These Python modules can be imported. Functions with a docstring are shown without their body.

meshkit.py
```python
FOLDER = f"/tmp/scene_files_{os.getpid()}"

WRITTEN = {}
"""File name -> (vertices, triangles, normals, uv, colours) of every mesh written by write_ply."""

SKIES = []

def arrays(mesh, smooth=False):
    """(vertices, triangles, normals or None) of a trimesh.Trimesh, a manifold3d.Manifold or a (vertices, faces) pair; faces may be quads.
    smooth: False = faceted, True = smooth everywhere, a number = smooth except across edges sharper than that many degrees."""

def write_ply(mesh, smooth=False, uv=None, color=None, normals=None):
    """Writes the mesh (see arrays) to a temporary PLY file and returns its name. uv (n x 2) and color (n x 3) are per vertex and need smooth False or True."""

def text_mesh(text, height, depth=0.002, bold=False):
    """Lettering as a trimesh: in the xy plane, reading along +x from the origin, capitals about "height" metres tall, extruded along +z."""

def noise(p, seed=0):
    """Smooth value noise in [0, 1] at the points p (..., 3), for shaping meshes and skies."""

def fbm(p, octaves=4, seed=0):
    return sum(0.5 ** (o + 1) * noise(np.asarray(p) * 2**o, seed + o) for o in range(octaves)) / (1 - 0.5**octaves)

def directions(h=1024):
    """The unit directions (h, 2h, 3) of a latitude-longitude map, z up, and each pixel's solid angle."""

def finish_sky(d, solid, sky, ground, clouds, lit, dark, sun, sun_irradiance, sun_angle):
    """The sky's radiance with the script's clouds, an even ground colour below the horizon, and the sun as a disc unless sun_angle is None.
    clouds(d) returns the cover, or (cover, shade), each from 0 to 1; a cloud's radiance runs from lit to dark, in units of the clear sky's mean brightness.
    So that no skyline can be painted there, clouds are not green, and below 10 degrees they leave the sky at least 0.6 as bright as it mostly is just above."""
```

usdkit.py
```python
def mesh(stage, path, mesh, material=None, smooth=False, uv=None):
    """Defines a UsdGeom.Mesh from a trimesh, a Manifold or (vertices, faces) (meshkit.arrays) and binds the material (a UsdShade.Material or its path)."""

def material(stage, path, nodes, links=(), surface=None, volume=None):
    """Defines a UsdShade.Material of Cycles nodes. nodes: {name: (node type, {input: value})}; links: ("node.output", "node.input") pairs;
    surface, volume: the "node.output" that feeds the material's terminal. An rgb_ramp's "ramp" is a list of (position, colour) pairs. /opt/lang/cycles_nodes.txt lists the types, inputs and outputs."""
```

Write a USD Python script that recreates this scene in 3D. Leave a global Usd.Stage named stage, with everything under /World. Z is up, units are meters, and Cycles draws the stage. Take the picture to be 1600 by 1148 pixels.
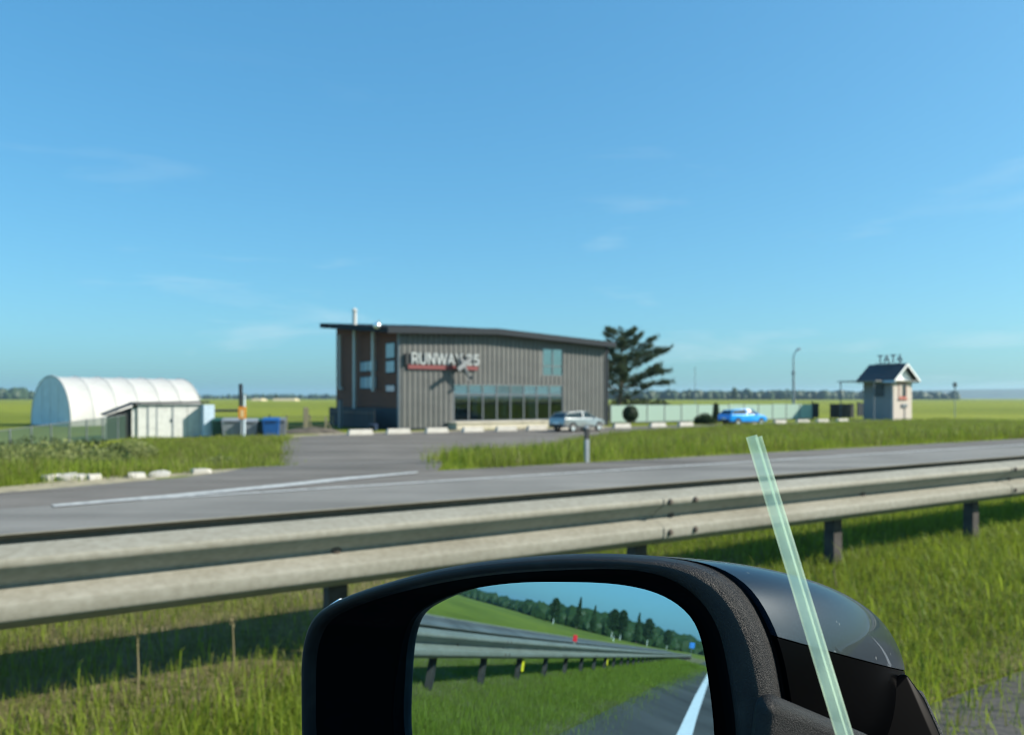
import math
import numpy as np
import trimesh
import manifold3d as m3
import shapely.geometry as sg
from scipy.interpolate import splprep, splev
from pxr import Usd, UsdGeom, UsdLux, UsdShade, Gf, Sdf, Vt
import usdkit
import meshkit

stage = Usd.Stage.CreateInMemory()
UsdGeom.SetStageUpAxis(stage, 'Z')
UsdGeom.Xform.Define(stage, '/World')

# ------------------------------------------------------------------ camera, sky, sun, exposure
EYE = 1.3
cam = UsdGeom.Camera.Define(stage, '/World/camera')
cam.AddTranslateOp().Set(Gf.Vec3d(0, 0, EYE))
cam.AddRotateXOp().Set(90.0)
cam.CreateFocalLengthAttr(27.0)
cam.CreateHorizontalApertureAttr(36.0)
cam.CreateVerticalApertureAttr(36.0 * 734 / 1024)
cam.CreateVerticalApertureOffsetAttr(48 / 1200 * 27.0)
cam.CreateFStopAttr(13.0)
cam.CreateFocusDistanceAttr(0.41)
cam.CreateClippingRangeAttr(Gf.Vec2f(0.02, 40000))
cam.CreateExposureAttr(0.9)

SUN = np.array([1.0, -0.12, 0.66])
SUN /= np.linalg.norm(SUN)
sun_el = math.asin(SUN[2])
sun_rot = math.atan2(SUN[0], SUN[1])
M = lambda name: '/World/Looks/' + name
UsdGeom.Scope.Define(stage, '/World/Looks')
sky_mat = usdkit.material(stage, M('sky_air'), {
    'sky': ('sky_texture', dict(sky_type='single_scattering', sun_disc=False, sun_elevation=sun_el, sun_rotation=sun_rot, altitude=150.0, air_density=1.0, aerosol_density=2.0, ozone_density=1.5)),
    'tc': ('texture_coordinate', {}),
    'mp': ('mapping', dict(scale=(2.2, 2.2, 13.0), rotation=(0.12, 0.06, 0.5), location=(4.7, 0.0, 0.0))),
    'n': ('noise_texture', dict(scale=1.7, detail=5.0, roughness=0.55, distortion=0.4)),
    'r': ('rgb_ramp', {'ramp': [(0.0, (0, 0, 0)), (0.60, (0, 0, 0)), (0.78, (0.34, 0.34, 0.34)), (1.0, (0.5, 0.5, 0.5))]}),
    'sep': ('separate_xyz', {}),
    'lo': ('map_range', dict(from_min=0.10, from_max=0.40, to_min=1.0, to_max=0.0, clamp=True)),
    'fa': ('math', dict(math_type='multiply')),
    'hs': ('hsv', dict(saturation=1.35)),
    'gm': ('gamma', dict(gamma=0.55)),
    'tint': ('mix', dict(mix_type='multiply', fac=1.0, color2=(0.545, 1.08, 1.33))),
    'cl': ('mix', dict(mix_type='mix', color2=(2.6, 3.2, 3.4))),
    'bg': ('background_shader', dict(strength=0.149)),
}, [('tc.generated', 'mp.vector'), ('mp.vector', 'n.vector'), ('n.fac', 'r.fac'), ('tc.generated', 'sep.vector'), ('sep.z', 'lo.value'),
    ('r.color', 'fa.value1'), ('lo.result', 'fa.value2'), ('sky.color', 'hs.color'), ('hs.color', 'gm.color'), ('gm.color', 'tint.color1'), ('tint.color', 'cl.color1'), ('fa.value', 'cl.fac'), ('cl.color', 'bg.color')], surface='bg.background')
dome = UsdLux.DomeLight.Define(stage, '/World/sky')
UsdShade.MaterialBindingAPI.Apply(dome.GetPrim()).Bind(sky_mat)
dome.GetPrim().SetCustomDataByKey('kind', 'structure')
sun = UsdLux.DistantLight.Define(stage, '/World/sun')
sun.CreateIntensityAttr(1.2)
sun.CreateAngleAttr(0.53)
sun.CreateColorAttr(Gf.Vec3f(1.0, 0.93, 0.82))
sun.CreateNormalizeAttr(True)
zax = Gf.Vec3d(*SUN.tolist())
sun.AddOrientOp().Set(Gf.Quatf(Gf.Rotation(Gf.Vec3d(0, 0, 1), zax).GetQuat()))

# ------------------------------------------------------------------ helpers
rng = np.random.default_rng(7)
ES = np.array([.852, .524]); ES /= np.linalg.norm(ES)      # along the road, forward
ET = np.array([-ES[1], ES[0]])                             # across the road, away from the car
RZ = math.degrees(math.atan2(ES[1], ES[0]))
F, HOR = 1200.0, 622.0
used = {}


def numbered(parent, name):
    k = used.get((parent, name), 0)
    used[(parent, name)] = k + 1
    return name if k == 0 else f'{name}_{k:03d}'


def prim_path(x):
    return x if isinstance(x, str) else str(x.GetPath())


def tag(o, label=None, cat=None, group=None, kind=None):
    p = o if isinstance(o, Usd.Prim) else o.GetPrim()
    for k, v in (('label', label), ('category', cat), ('group', group), ('kind', kind)):
        if v:
            p.SetCustomDataByKey(k, v)
    return p


def thing(name, label, cat, loc=(0, 0, 0), rz=0.0, group=None):
    x = UsdGeom.Xform.Define(stage, '/World/' + numbered('/World', name))
    x.AddTranslateOp().Set(Gf.Vec3d(*map(float, loc)))
    x.AddRotateZOp().Set(float(rz))
    return tag(x, label, cat, group)


def obj(name, mesh, mat, parent='/World', label=None, smooth=False, kind=None):
    pp = prim_path(parent)
    if isinstance(mesh, list):
        mesh = trimesh.util.concatenate([as_tm(m) for m in mesh])
    o = usdkit.mesh(stage, pp + '/' + numbered(pp, name), mesh, mat, smooth=smooth)
    o.CreateDoubleSidedAttr(True)
    return tag(o, label, kind=kind)


def as_tm(m):
    if hasattr(m, 'to_mesh'):
        k = m.to_mesh()
        return trimesh.Trimesh(k.vert_properties[:, :3], k.tri_verts, process=False)
    return m


def copy_of(root, name, label, loc, rz, group=None):
    c = root.GetCustomData()
    x = UsdGeom.Xform.Define(stage, '/World/' + numbered('/World', name))
    p = x.GetPrim()
    p.GetReferences().AddInternalReference(root.GetPath())
    x.ClearXformOpOrder()
    x.AddTranslateOp().Set(Gf.Vec3d(*map(float, loc)))
    x.AddRotateZOp().Set(float(rz))
    p.SetInstanceable(True)
    return tag(p, label, c.get('category'), group or c.get('group'))


def box(x0, x1, y0, y1, z0, z1):
    b = trimesh.creation.box((x1 - x0, y1 - y0, z1 - z0))
    b.apply_translation(((x0 + x1) / 2, (y0 + y1) / 2, (z0 + z1) / 2))
    return b


def rbox(x0, x1, y0, y1, z0, z1, r=0.02, seg=8):
    pts = [(x, y, z) for x in (x0 + r, x1 - r) for y in (y0 + r, y1 - r) for z in (z0 + r, z1 - r)]
    return as_tm(m3.Manifold.batch_hull([m3.Manifold.sphere(r, seg).translate(p) for p in pts]))


def hull(pts, r=0.0, seg=8):
    if r:
        return as_tm(m3.Manifold.batch_hull([m3.Manifold.sphere(r, seg).translate(tuple(map(float, p))) for p in pts]))
    return trimesh.convex.convex_hull(np.array(pts, float))


def bar(p, q, w, h=None):
    p, q = np.array(p, float), np.array(q, float)
    d = q - p
    L = np.linalg.norm(d)
    b = trimesh.creation.box((L, w, h or w))
    d /= L
    up = np.array([0, 0, 1.0]) if abs(d[2]) < .95 else np.array([1.0, 0, 0])
    y = np.cross(up, d); y /= np.linalg.norm(y)
    T = np.eye(4); T[:3, 0], T[:3, 1], T[:3, 2], T[:3, 3] = d, y, np.cross(d, y), (p + q) / 2
    b.apply_transform(T)
    return b


def tube(pts, radii, n=10, cap=True):
    pts = np.array(pts, float)
    radii = np.broadcast_to(np.array(radii, float), (len(pts),))
    d = np.gradient(pts, axis=0)
    d /= np.linalg.norm(d, axis=1, keepdims=True)
    up = np.array([0.31, 0.95, 0.05]) if abs(d[0][2]) > .7 else np.array([0, 0, 1.0])
    rows = []
    a = np.linspace(0, 2 * np.pi, n, endpoint=False)
    for p, k, r in zip(pts, d, radii):
        u = np.cross(up, k); u /= np.linalg.norm(u)
        v = np.cross(k, u)
        rows.append(p + r * (np.cos(a)[:, None] * u + np.sin(a)[:, None] * v))
    V = np.vstack(rows)
    Fs = [(i * n + j, i * n + (j + 1) % n, (i + 1) * n + (j + 1) % n, (i + 1) * n + j) for i in range(len(pts) - 1) for j in range(n)]
    Fs = np.array(Fs)
    T = np.vstack([Fs[:, [0, 1, 2]], Fs[:, [0, 2, 3]]])
    if cap:
        V = np.vstack([V, pts[0], pts[-1]])
        a0, a1, m = len(V) - 2, len(V) - 1, (len(pts) - 1) * n
        T = np.vstack([T, [(a0, (j + 1) % n, j) for j in range(n)], [(a1, m + j, m + (j + 1) % n) for j in range(n)]])
    return trimesh.Trimesh(V, T, process=False)


def lathe(profile, n=20):
    return trimesh.creation.revolve(np.array(profile, float), sections=n)


def prism(poly, h, axis='y', at=0.0):
    """Extrude a polygon given in (x, z) along y from at to at+h."""
    p = trimesh.creation.extrude_polygon(poly if isinstance(poly, sg.Polygon) else sg.Polygon(poly), h, engine='earcut')
    if axis == 'y':
        v = p.vertices.copy()
        p.vertices = np.stack([v[:, 0], at + h - v[:, 2], v[:, 1]], 1)
    elif axis == 'x':        # polygon is (y, z)
        v = p.vertices.copy()
        p.vertices = np.stack([at + v[:, 2], v[:, 0], v[:, 1]], 1)
    else:
        p.apply_translation((0, 0, at))
    return p


def xf(m, loc=(0, 0, 0), rz=0.0, rx=0.0, ry=0.0, s=1.0):
    m = as_tm(m).copy()
    T = trimesh.transformations.euler_matrix(math.radians(rx), math.radians(ry), math.radians(rz), 'sxyz')
    T[:3, :3] *= s
    T[:3, 3] = loc
    m.apply_transform(T)
    return m


def st(s, t):
    return ES * s + ET * t


def to_st(x, y):
    return x * ES[0] + y * ES[1], x * ET[0] + y * ET[1]


def smooth01(x):
    x = np.clip(x, 0, 1)
    return x * x * (3 - 2 * x)


def zg(s, t):
    """Height of the ground."""
    s, t = np.asarray(s, float), np.asarray(t, float)
    z = -1.05 * smooth01((t - 13.2) / 13.5)
    z = z - .06 * np.exp(-((t - 3.4) / 1.0) ** 2)                           # shallow median
    z = z + .14 * np.exp(-((t - 16.5) / 2.6) ** 2) * smooth01((2.5 - s) / 3)   # mound by the junction
    z = z + .12 * np.exp(-((t - 31) / 3.0) ** 2) * smooth01((s - 26) / 8)
    far = np.hypot(s, t)
    return z + np.where(t < -9, -.4 * smooth01((-9 - t) / 6), 0) - 1.6 * smooth01((far - 300) / 1500) * (t > -9) * 0


def zxy(x, y):
    return float(zg(*to_st(x, y)))


def at(px, d):
    """The ground point seen in the photograph's column px at depth d."""
    x = (px - 800) / F * d
    return np.array([x, d, zxy(x, d)])


def on_line(px, t):
    """Point of the line parallel to the road at distance t in column px."""
    u = (px - 800) / F
    d = t / (ET[1] + u * ET[0])
    return np.array([u * d, d]), to_st(u * d, d)[0]


# ------------------------------------------------------------------ materials
def mat(name, c, rough=.6, metal=0.0, var=.12, scale=6.0, bump=0.0, bump_scale=60.0, spec=.5, coat=0.0, dark=None, detail=4.0, **kw):
    c = np.array(c, float)
    lo = np.array(dark, float) if dark is not None else c * (1 - 1.6 * var)
    hi = np.minimum(c * (1 + var), .95)
    nodes = {'tc': ('texture_coordinate', {}), 'n': ('noise_texture', dict(scale=scale, detail=detail, roughness=.6)),
             'r': ('rgb_ramp', {'ramp': [(.3, tuple(lo)), (.52, tuple(c)), (.75, tuple(hi))]}),
             'p': ('principled_bsdf', dict(roughness=rough, metallic=metal, specular_ior_level=spec, coat_weight=coat, **kw))}
    links = [('tc.object', 'n.vector'), ('n.fac', 'r.fac'), ('r.color', 'p.base_color')]
    if bump:
        nodes['bn'] = ('noise_texture', dict(scale=bump_scale, detail=3.0))
        nodes['b'] = ('bump', dict(strength=min(1.0, bump), distance=.01))
        links += [('tc.object', 'bn.vector'), ('bn.fac', 'b.height'), ('b.normal', 'p.normal')]
    return usdkit.material(stage, M(name), nodes, links, surface='p.BSDF')


def leaf_mat(name, stops, trans=.35, rough=.55, spec=.25):
    return usdkit.material(stage, M(name), {
        'g': ('geometry', {}), 'o': ('object_info', {}),
        'ad': ('math', dict(math_type='multiply_add', value2=.45, value3=0.0)),
        'a2': ('math', dict(math_type='multiply_add', value2=.55)),
        'r': ('rgb_ramp', {'ramp': stops}),
        'p': ('principled_bsdf', dict(roughness=rough, specular_ior_level=spec)),
        't': ('translucent_bsdf', {}), 'm': ('mix_closure', dict(fac=trans))},
        [('g.random_per_island', 'ad.value1'), ('o.random', 'a2.value1'), ('ad.value', 'a2.value3'), ('a2.value', 'r.fac'), ('r.color', 'p.base_color'), ('r.color', 't.color'), ('p.BSDF', 'm.closure1'), ('t.BSDF', 'm.closure2')], surface='m.closure')


def pane_mat(name, tint, refl=(.9, .95, 1.0), rough=.02, base=.10, ior=1.5):
    return usdkit.material(stage, M(name), {
        'f': ('fresnel', dict(IOR=ior)), 'fm': ('math', dict(math_type='add', value2=base, use_clamp=True)),
        't': ('transparent_bsdf', dict(color=tint)), 'g': ('glossy_bsdf', dict(color=refl, roughness=rough)), 'm': ('mix_closure', {})},
        [('f.fac', 'fm.value1'), ('fm.value', 'm.fac'), ('t.BSDF', 'm.closure1'), ('g.BSDF', 'm.closure2')], surface='m.closure')


ground_mat = usdkit.material(stage, M('grass_ground'), {
    'g': ('geometry', {}),
    'n1': ('noise_texture', dict(scale=.35, detail=6.0, roughness=.62)),
    'n2': ('noise_texture', dict(scale=.022, detail=4.0, roughness=.55)),
    'n3': ('noise_texture', dict(scale=9.0, detail=4.0, roughness=.7)),
    'mp': ('mapping', dict(scale=(.004, .03, 1.0), rotation=(0, 0, -.35))),
    'n4': ('noise_texture', dict(scale=1.0, detail=3.0)),
    'r1': ('rgb_ramp', {'ramp': [(.28, (.110, .130, .018)), (.48, (.165, .195, .024)), (.62, (.20, .222, .032)), (.78, (.245, .225, .065))]}),
    'r2': ('rgb_ramp', {'ramp': [(.3, (.12, .155, .022)), (.5, (.180, .212, .028)), (.7, (.22, .232, .05))]}),
    'r4': ('rgb_ramp', {'ramp': [(.35, (.70, .74, .70)), (.5, (1, 1, 1)), (.66, (1.22, 1.16, .95))]}),
    'mx': ('mix', dict(fac=.5)), 'm2': ('mix', dict(mix_type='multiply', fac=.85)),
    'r3': ('rgb_ramp', {'ramp': [(.25, (.62, .62, .6)), (.6, (1.05, 1.05, 1.0)), (.8, (1.2, 1.15, 1.0))]}),
    'm3': ('mix', dict(mix_type='multiply', fac=.8)),
    'b': ('bump', dict(strength=.8, distance=.08)),
    'p': ('principled_bsdf', dict(roughness=.95, specular_ior_level=.1))},
    [('g.position', 'n1.vector'), ('g.position', 'n2.vector'), ('g.position', 'n3.vector'), ('g.position', 'mp.vector'), ('mp.vector', 'n4.vector'),
     ('n1.fac', 'r1.fac'), ('n2.fac', 'r2.fac'), ('r1.color', 'mx.color1'), ('r2.color', 'mx.color2'), ('n4.fac', 'r4.fac'),
     ('mx.color', 'm2.color1'), ('r4.color', 'm2.color2'), ('n3.fac', 'r3.fac'), ('m2.color', 'm3.color1'), ('r3.color', 'm3.color2'), ('m3.color', 'p.base_color'),
     ('n3.fac', 'b.height'), ('b.normal', 'p.normal')], surface='p.BSDF')

soil_mat = usdkit.material(stage, M('verge_soil'), {
    'g': ('geometry', {}),
    'n1': ('noise_texture', dict(scale=1.1, detail=6.0, roughness=.65)),
    'n3': ('noise_texture', dict(scale=22.0, detail=5.0, roughness=.7)),
    'r1': ('rgb_ramp', {'ramp': [(.28, (.115, .130, .032)), (.42, (.175, .160, .065)), (.56, (.245, .205, .120)), (.75, (.32, .27, .18))]}),
    'r3': ('rgb_ramp', {'ramp': [(.25, (.5, .5, .5)), (.6, (1.05, 1.05, 1.0)), (.8, (1.3, 1.25, 1.15))]}),
    'm3': ('mix', dict(mix_type='multiply', fac=.9)), 'b': ('bump', dict(strength=1.0, distance=.05)),
    'p': ('principled_bsdf', dict(roughness=.95, specular_ior_level=.1))},
    [('g.position', 'n1.vector'), ('g.position', 'n3.vector'), ('n1.fac', 'r1.fac'), ('n3.fac', 'r3.fac'), ('r1.color', 'm3.color1'), ('r3.color', 'm3.color2'), ('m3.color', 'p.base_color'), ('n3.fac', 'b.height'), ('b.normal', 'p.normal')], surface='p.BSDF')


def asphalt_mat(name, c, spec=.35):
    c = np.array(c, float)
    return usdkit.material(stage, M(name), {
        'g': ('geometry', {}),
        'mp': ('mapping', dict(rotation=(0, 0, -math.radians(RZ)), scale=(.06, .9, 1.0))),
        'n1': ('noise_texture', dict(scale=1.0, detail=4.0)), 'n2': ('noise_texture', dict(scale=90.0, detail=3.0, roughness=.8)), 'n3': ('noise_texture', dict(scale=.5, detail=5.0)),
        'r1': ('rgb_ramp', {'ramp': [(.3, tuple(c * .72)), (.5, tuple(c)), (.7, tuple(c * 1.22))]}),
        'r2': ('rgb_ramp', {'ramp': [(.25, (.6, .6, .6)), (.7, (1.25, 1.25, 1.25))]}),
        'r3': ('rgb_ramp', {'ramp': [(.3, (.82, .82, .82)), (.65, (1.1, 1.1, 1.1))]}),
        'm': ('mix', dict(mix_type='multiply', fac=.7)), 'm2': ('mix', dict(mix_type='multiply', fac=.8)),
        'b': ('bump', dict(strength=.5, distance=.006)),
        'p': ('principled_bsdf', dict(roughness=.72, specular_ior_level=spec))},
        [('g.position', 'mp.vector'), ('mp.vector', 'n1.vector'), ('g.position', 'n2.vector'), ('g.position', 'n3.vector'), ('n1.fac', 'r1.fac'), ('n2.fac', 'r2.fac'), ('n3.fac', 'r3.fac'),
         ('r1.color', 'm.color1'), ('r2.color', 'm.color2'), ('m.color', 'm2.color1'), ('r3.color', 'm2.color2'), ('m2.color', 'p.base_color'), ('n2.fac', 'b.height'), ('b.normal', 'p.normal')], surface='p.BSDF')


asphalt_lane = asphalt_mat('asphalt_lane', (.185, .180, .166), .06)
asphalt_old = asphalt_mat('asphalt_shoulder', (.145, .134, .120), .06)
asphalt_near = asphalt_mat('asphalt_near', (.090, .086, .080), .05)
gravel_mat = mat('gravel_edge', (.27, .235, .15), .95, var=.3, scale=5.0, bump=.8, bump_scale=40)
line_mat = mat('road_paint', (.40, .40, .38), .6, var=.22, scale=9.0, dark=(.22, .22, .21))
line_bright = mat('road_paint_fresh', (.78, .78, .76), .6, var=.06, scale=9.0)
steel = usdkit.material(stage, M('galvanised_steel'), {
    'g': ('geometry', {}),
    'mp': ('mapping', dict(rotation=(0, 0, -math.radians(RZ)), scale=(1.0, 1.0, 3.0))),
    'n1': ('noise_texture', dict(scale=1.3, detail=6.0, roughness=.65)), 'n2': ('noise_texture', dict(scale=28.0, detail=4.0)),
    'r1': ('rgb_ramp', {'ramp': [(.25, (.185, .177, .143)), (.5, (.230, .222, .183)), (.75, (.262, .254, .216))]}),
    'r2': ('rgb_ramp', {'ramp': [(.3, (.82, .80, .76)), (.65, (1.06, 1.06, 1.05))]}),
    'm': ('mix', dict(mix_type='multiply', fac=.8)),
    'p': ('principled_bsdf', dict(roughness=.72, metallic=.05, specular_ior_level=.25))},
    [('g.position', 'mp.vector'), ('mp.vector', 'n1.vector'), ('g.position', 'n2.vector'), ('n1.fac', 'r1.fac'), ('n2.fac', 'r2.fac'), ('r1.color', 'm.color1'), ('r2.color', 'm.color2'), ('m.color', 'p.base_color')], surface='p.BSDF')
rust_post = mat('weathered_post', (.040, .034, .030), .8, var=.35, scale=9, metal=.1)
bolt_mat = mat('rusty_bolt', (.09, .07, .055), .7, metal=.3)
white_mem = mat('white_membrane', (.37, .37, .352), .6, var=.05, scale=1.2)
grey_end = mat('pale_end_wall', (.50, .50, .49), .7, var=.08, scale=1.5)
white_panel = mat('white_sheet', (.50, .50, .47), .5, var=.10, scale=2.5)
blue_panel = mat('pale_blue_sheet', (.38, .48, .56), .6)
dark_roof = mat('dark_roof_sheet', (.014, .017, .020), .85, spec=.1)
roof_navy = mat('navy_roof', (.014, .018, .024), .5)
clad_mat = mat('grey_cladding', (.106, .107, .100), .55, var=.10, scale=.9, metal=.15)
trim_dark = mat('dark_trim', (.022, .028, .034), .7, spec=.2)
trim_mid = mat('grey_trim', (.12, .135, .145), .5)
brick_side = usdkit.material(stage, M('dark_brick_side'), {
    'tc': ('texture_coordinate', {}), 'sp': ('separate_xyz', {}), 'cb': ('combine_xyz', {}),
    'b': ('brick_texture', dict(color1=(.190, .062, .032), color2=(.125, .045, .026), mortar=(.060, .034, .024), scale=1.0, mortar_size=.012, brick_width=.26, row_height=.085)),
    'p': ('principled_bsdf', dict(roughness=.85, specular_ior_level=.2))},
    [('tc.object', 'sp.vector'), ('sp.y', 'cb.x'), ('sp.z', 'cb.y'), ('cb.vector', 'b.vector'), ('b.color', 'p.base_color')], surface='p.BSDF')
pale_pane = mat('pale_window', (.20, .25, .27), .12, var=.1)
glass_dark = pane_mat('dark_pane', (.70, .80, .78), base=.03)
glass_clear = pane_mat('clear_pane', (.8, .88, .88), base=.08)
room_mat = mat('dim_interior', (.14, .15, .14), .9)
blind_mat = mat('pale_blind', (.78, .84, .82), .8, var=.1)
white_paint = mat('white_paint', (.75, .76, .74), .5, var=.04)
kerb_white = mat('whitewashed_concrete', (.40, .38, .335), .85, var=.15, scale=5)
beige_conc = mat('beige_concrete', (.46, .41, .32), .9, var=.12, scale=2)
red_dark = mat('dark_red_bar', (.17, .035, .035), .6)
flue_white = mat('pale_flue', (.46, .45, .42), .55, var=.1)
letter_mat = mat('letter_white', (.36, .38, .375), .4, var=.05)
metal_grey = mat('pipe_steel', (.26, .275, .28), .4, metal=.5, var=.1)
model_grey = mat('model_grey', (.10, .11, .115), .5, var=.2)
metal_shiny = mat('polished_steel', (.9, .9, .88), .38, metal=1.0, var=.02)
black_mat = mat('black_plastic', (.012, .013, .014), .5)
rubber = mat('tyre_rubber', (.018, .018, .019), .85)
rim_mat = mat('alloy', (.5, .5, .5), .3, metal=.8)
silver_paint = mat('silver_paint', (.24, .26, .27), .28, metal=.5, var=.02, coat=1.0)
blue_paint = mat('bright_blue_paint', (.0, .27, .75), .3, metal=.1, var=.03, coat=1.0)
car_glass = mat('car_glass', (.012, .018, .020), .06, var=.02)
lamp_red = mat('tail_lamp', (.32, .02, .02), .2)
lamp_clear = mat('head_lamp', (.8, .82, .84), .1)
green_bin = mat('green_plastic', (.012, .065, .055), .5)
grey_bin = mat('grey_plastic', (.19, .215, .235), .5)
blue_bin = mat('blue_plastic', (.008, .075, .24), .5)
navy_mat = mat('navy_paint', (.015, .03, .07), .5)
orange_mat = mat('orange_sign', (.75, .27, .03), .5)
wood_old = mat('old_wood', (.16, .145, .09), .9, var=.25)
fence_green = pane_mat('pale_green_sheet', (.50, .66, .60), refl=(.6, .75, .7), rough=.35, base=.35)
fence_sheet = usdkit.material(stage, M('frosted_green_sheet'), {
    'd': ('principled_bsdf', dict(base_color=(.46, .58, .51), roughness=.35)), 't': ('translucent_bsdf', dict(color=(.56, .70, .62))), 'm': ('mix_closure', dict(fac=.45))},
    [('d.BSDF', 'm.closure1'), ('t.BSDF', 'm.closure2')], surface='m.closure')
net_mat = usdkit.material(stage, M('green_netting'), {
    'd': ('diffuse_bsdf', dict(color=(.045, .075, .06))), 't': ('transparent_bsdf', {}), 'm': ('mix_closure', dict(fac=.35))},
    [('d.BSDF', 'm.closure1'), ('t.BSDF', 'm.closure2')], surface='m.closure')
stucco_shaded = mat('shaded_render', (.19, .19, .19), .85, var=.06)  # render of the kiosk's shaded side, shade put into a darker grey
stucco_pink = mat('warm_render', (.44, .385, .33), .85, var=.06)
red_frame = mat('red_frame', (.35, .10, .07), .6)
bark = mat('bark', (.11, .075, .05), .95, var=.3, scale=8)
bark_white = mat('birch_bark', (.5, .5, .46), .8, var=.3, scale=5)
soil_brown = mat('dug_soil', (.09, .075, .055), .95, var=.3, scale=2, bump=.8)
needles = leaf_mat('pine_needles', [(0, (.014, .028, .012)), (.5, (.042, .064, .026)), (1, (.10, .12, .048))], .3)
leaves_dark = leaf_mat('tree_leaves', [(0, (.018, .040, .010)), (.5, (.032, .064, .016)), (1, (.055, .092, .026))], .3)
leaves_olive = leaf_mat('olive_shrub', [(0, (.03, .045, .012)), (.5, (.05, .07, .02)), (1, (.08, .10, .03))], .3)
leaves_pale = leaf_mat('pale_weed', [(0, (.14, .17, .05)), (.5, (.215, .24, .08)), (1, (.30, .31, .14))], .45)
blades_fresh = leaf_mat('grass_fresh', [(0, (.125, .168, .016)), (.45, (.220, .288, .028)), (.8, (.295, .345, .050)), (1, (.38, .37, .11))], .5)
blades_dull = leaf_mat('grass_dull', [(0, (.105, .120, .024)), (.5, (.170, .180, .040)), (1, (.25, .23, .085))], .45)
blades_dry = leaf_mat('grass_dry', [(0, (.15, .125, .060)), (.5, (.22, .19, .10)), (1, (.30, .26, .15))], .3)

# ------------------------------------------------------------------ ground, roads
ROAD0 = 5.3            # near edge of the far carriageway
lot_poly = sg.Polygon([(-.8, 12.3), (.2, 12.6), (1.15, 13.0), (2.0, 13.4), (2.8, 14.2), (3.5, 15.6), (4.1, 17.5), (5.6, 22.5), (7.3, 27.8), (9.4, 35.5), (10.9, 41), (12.0, 44.5), (14, 47.2), (18, 48.4), (80, 49.2), (80, 45.4), (60, 44.9), (45, 43.2), (36, 41.0), (30, 38.0), (25, 34.0), (19.6, 29.6), (14, 25), (11, 21.4), (9, 18), (7.4, 14.8), (6.4, 12.95), (6.0, 12.3)])


def sheet(name, poly, dz, material, size, label=None):
    v, f = trimesh.creation.triangulate_polygon(poly, engine='earcut')
    v3 = np.column_stack([v, np.zeros(len(v))])
    v3, f = trimesh.remesh.subdivide_to_size(v3, f, size, max_iter=14)
    xy = v3[:, :1] * ES + v3[:, 1:2] * ET
    p = np.column_stack([xy, zg(v3[:, 0], v3[:, 1]) + dz])
    m = trimesh.Trimesh(p, f, process=False)
    if m.face_normals[:, 2].mean() < 0:
        m.invert()
    return tag(obj(name, m, material, smooth=True), kind='structure', label=label)


def grid_axis(near, far, step, n):
    a = np.arange(-near, near + step / 2, step)
    out = np.geomspace(near + step, far, n)
    return np.concatenate([-out[::-1], a, out])


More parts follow.
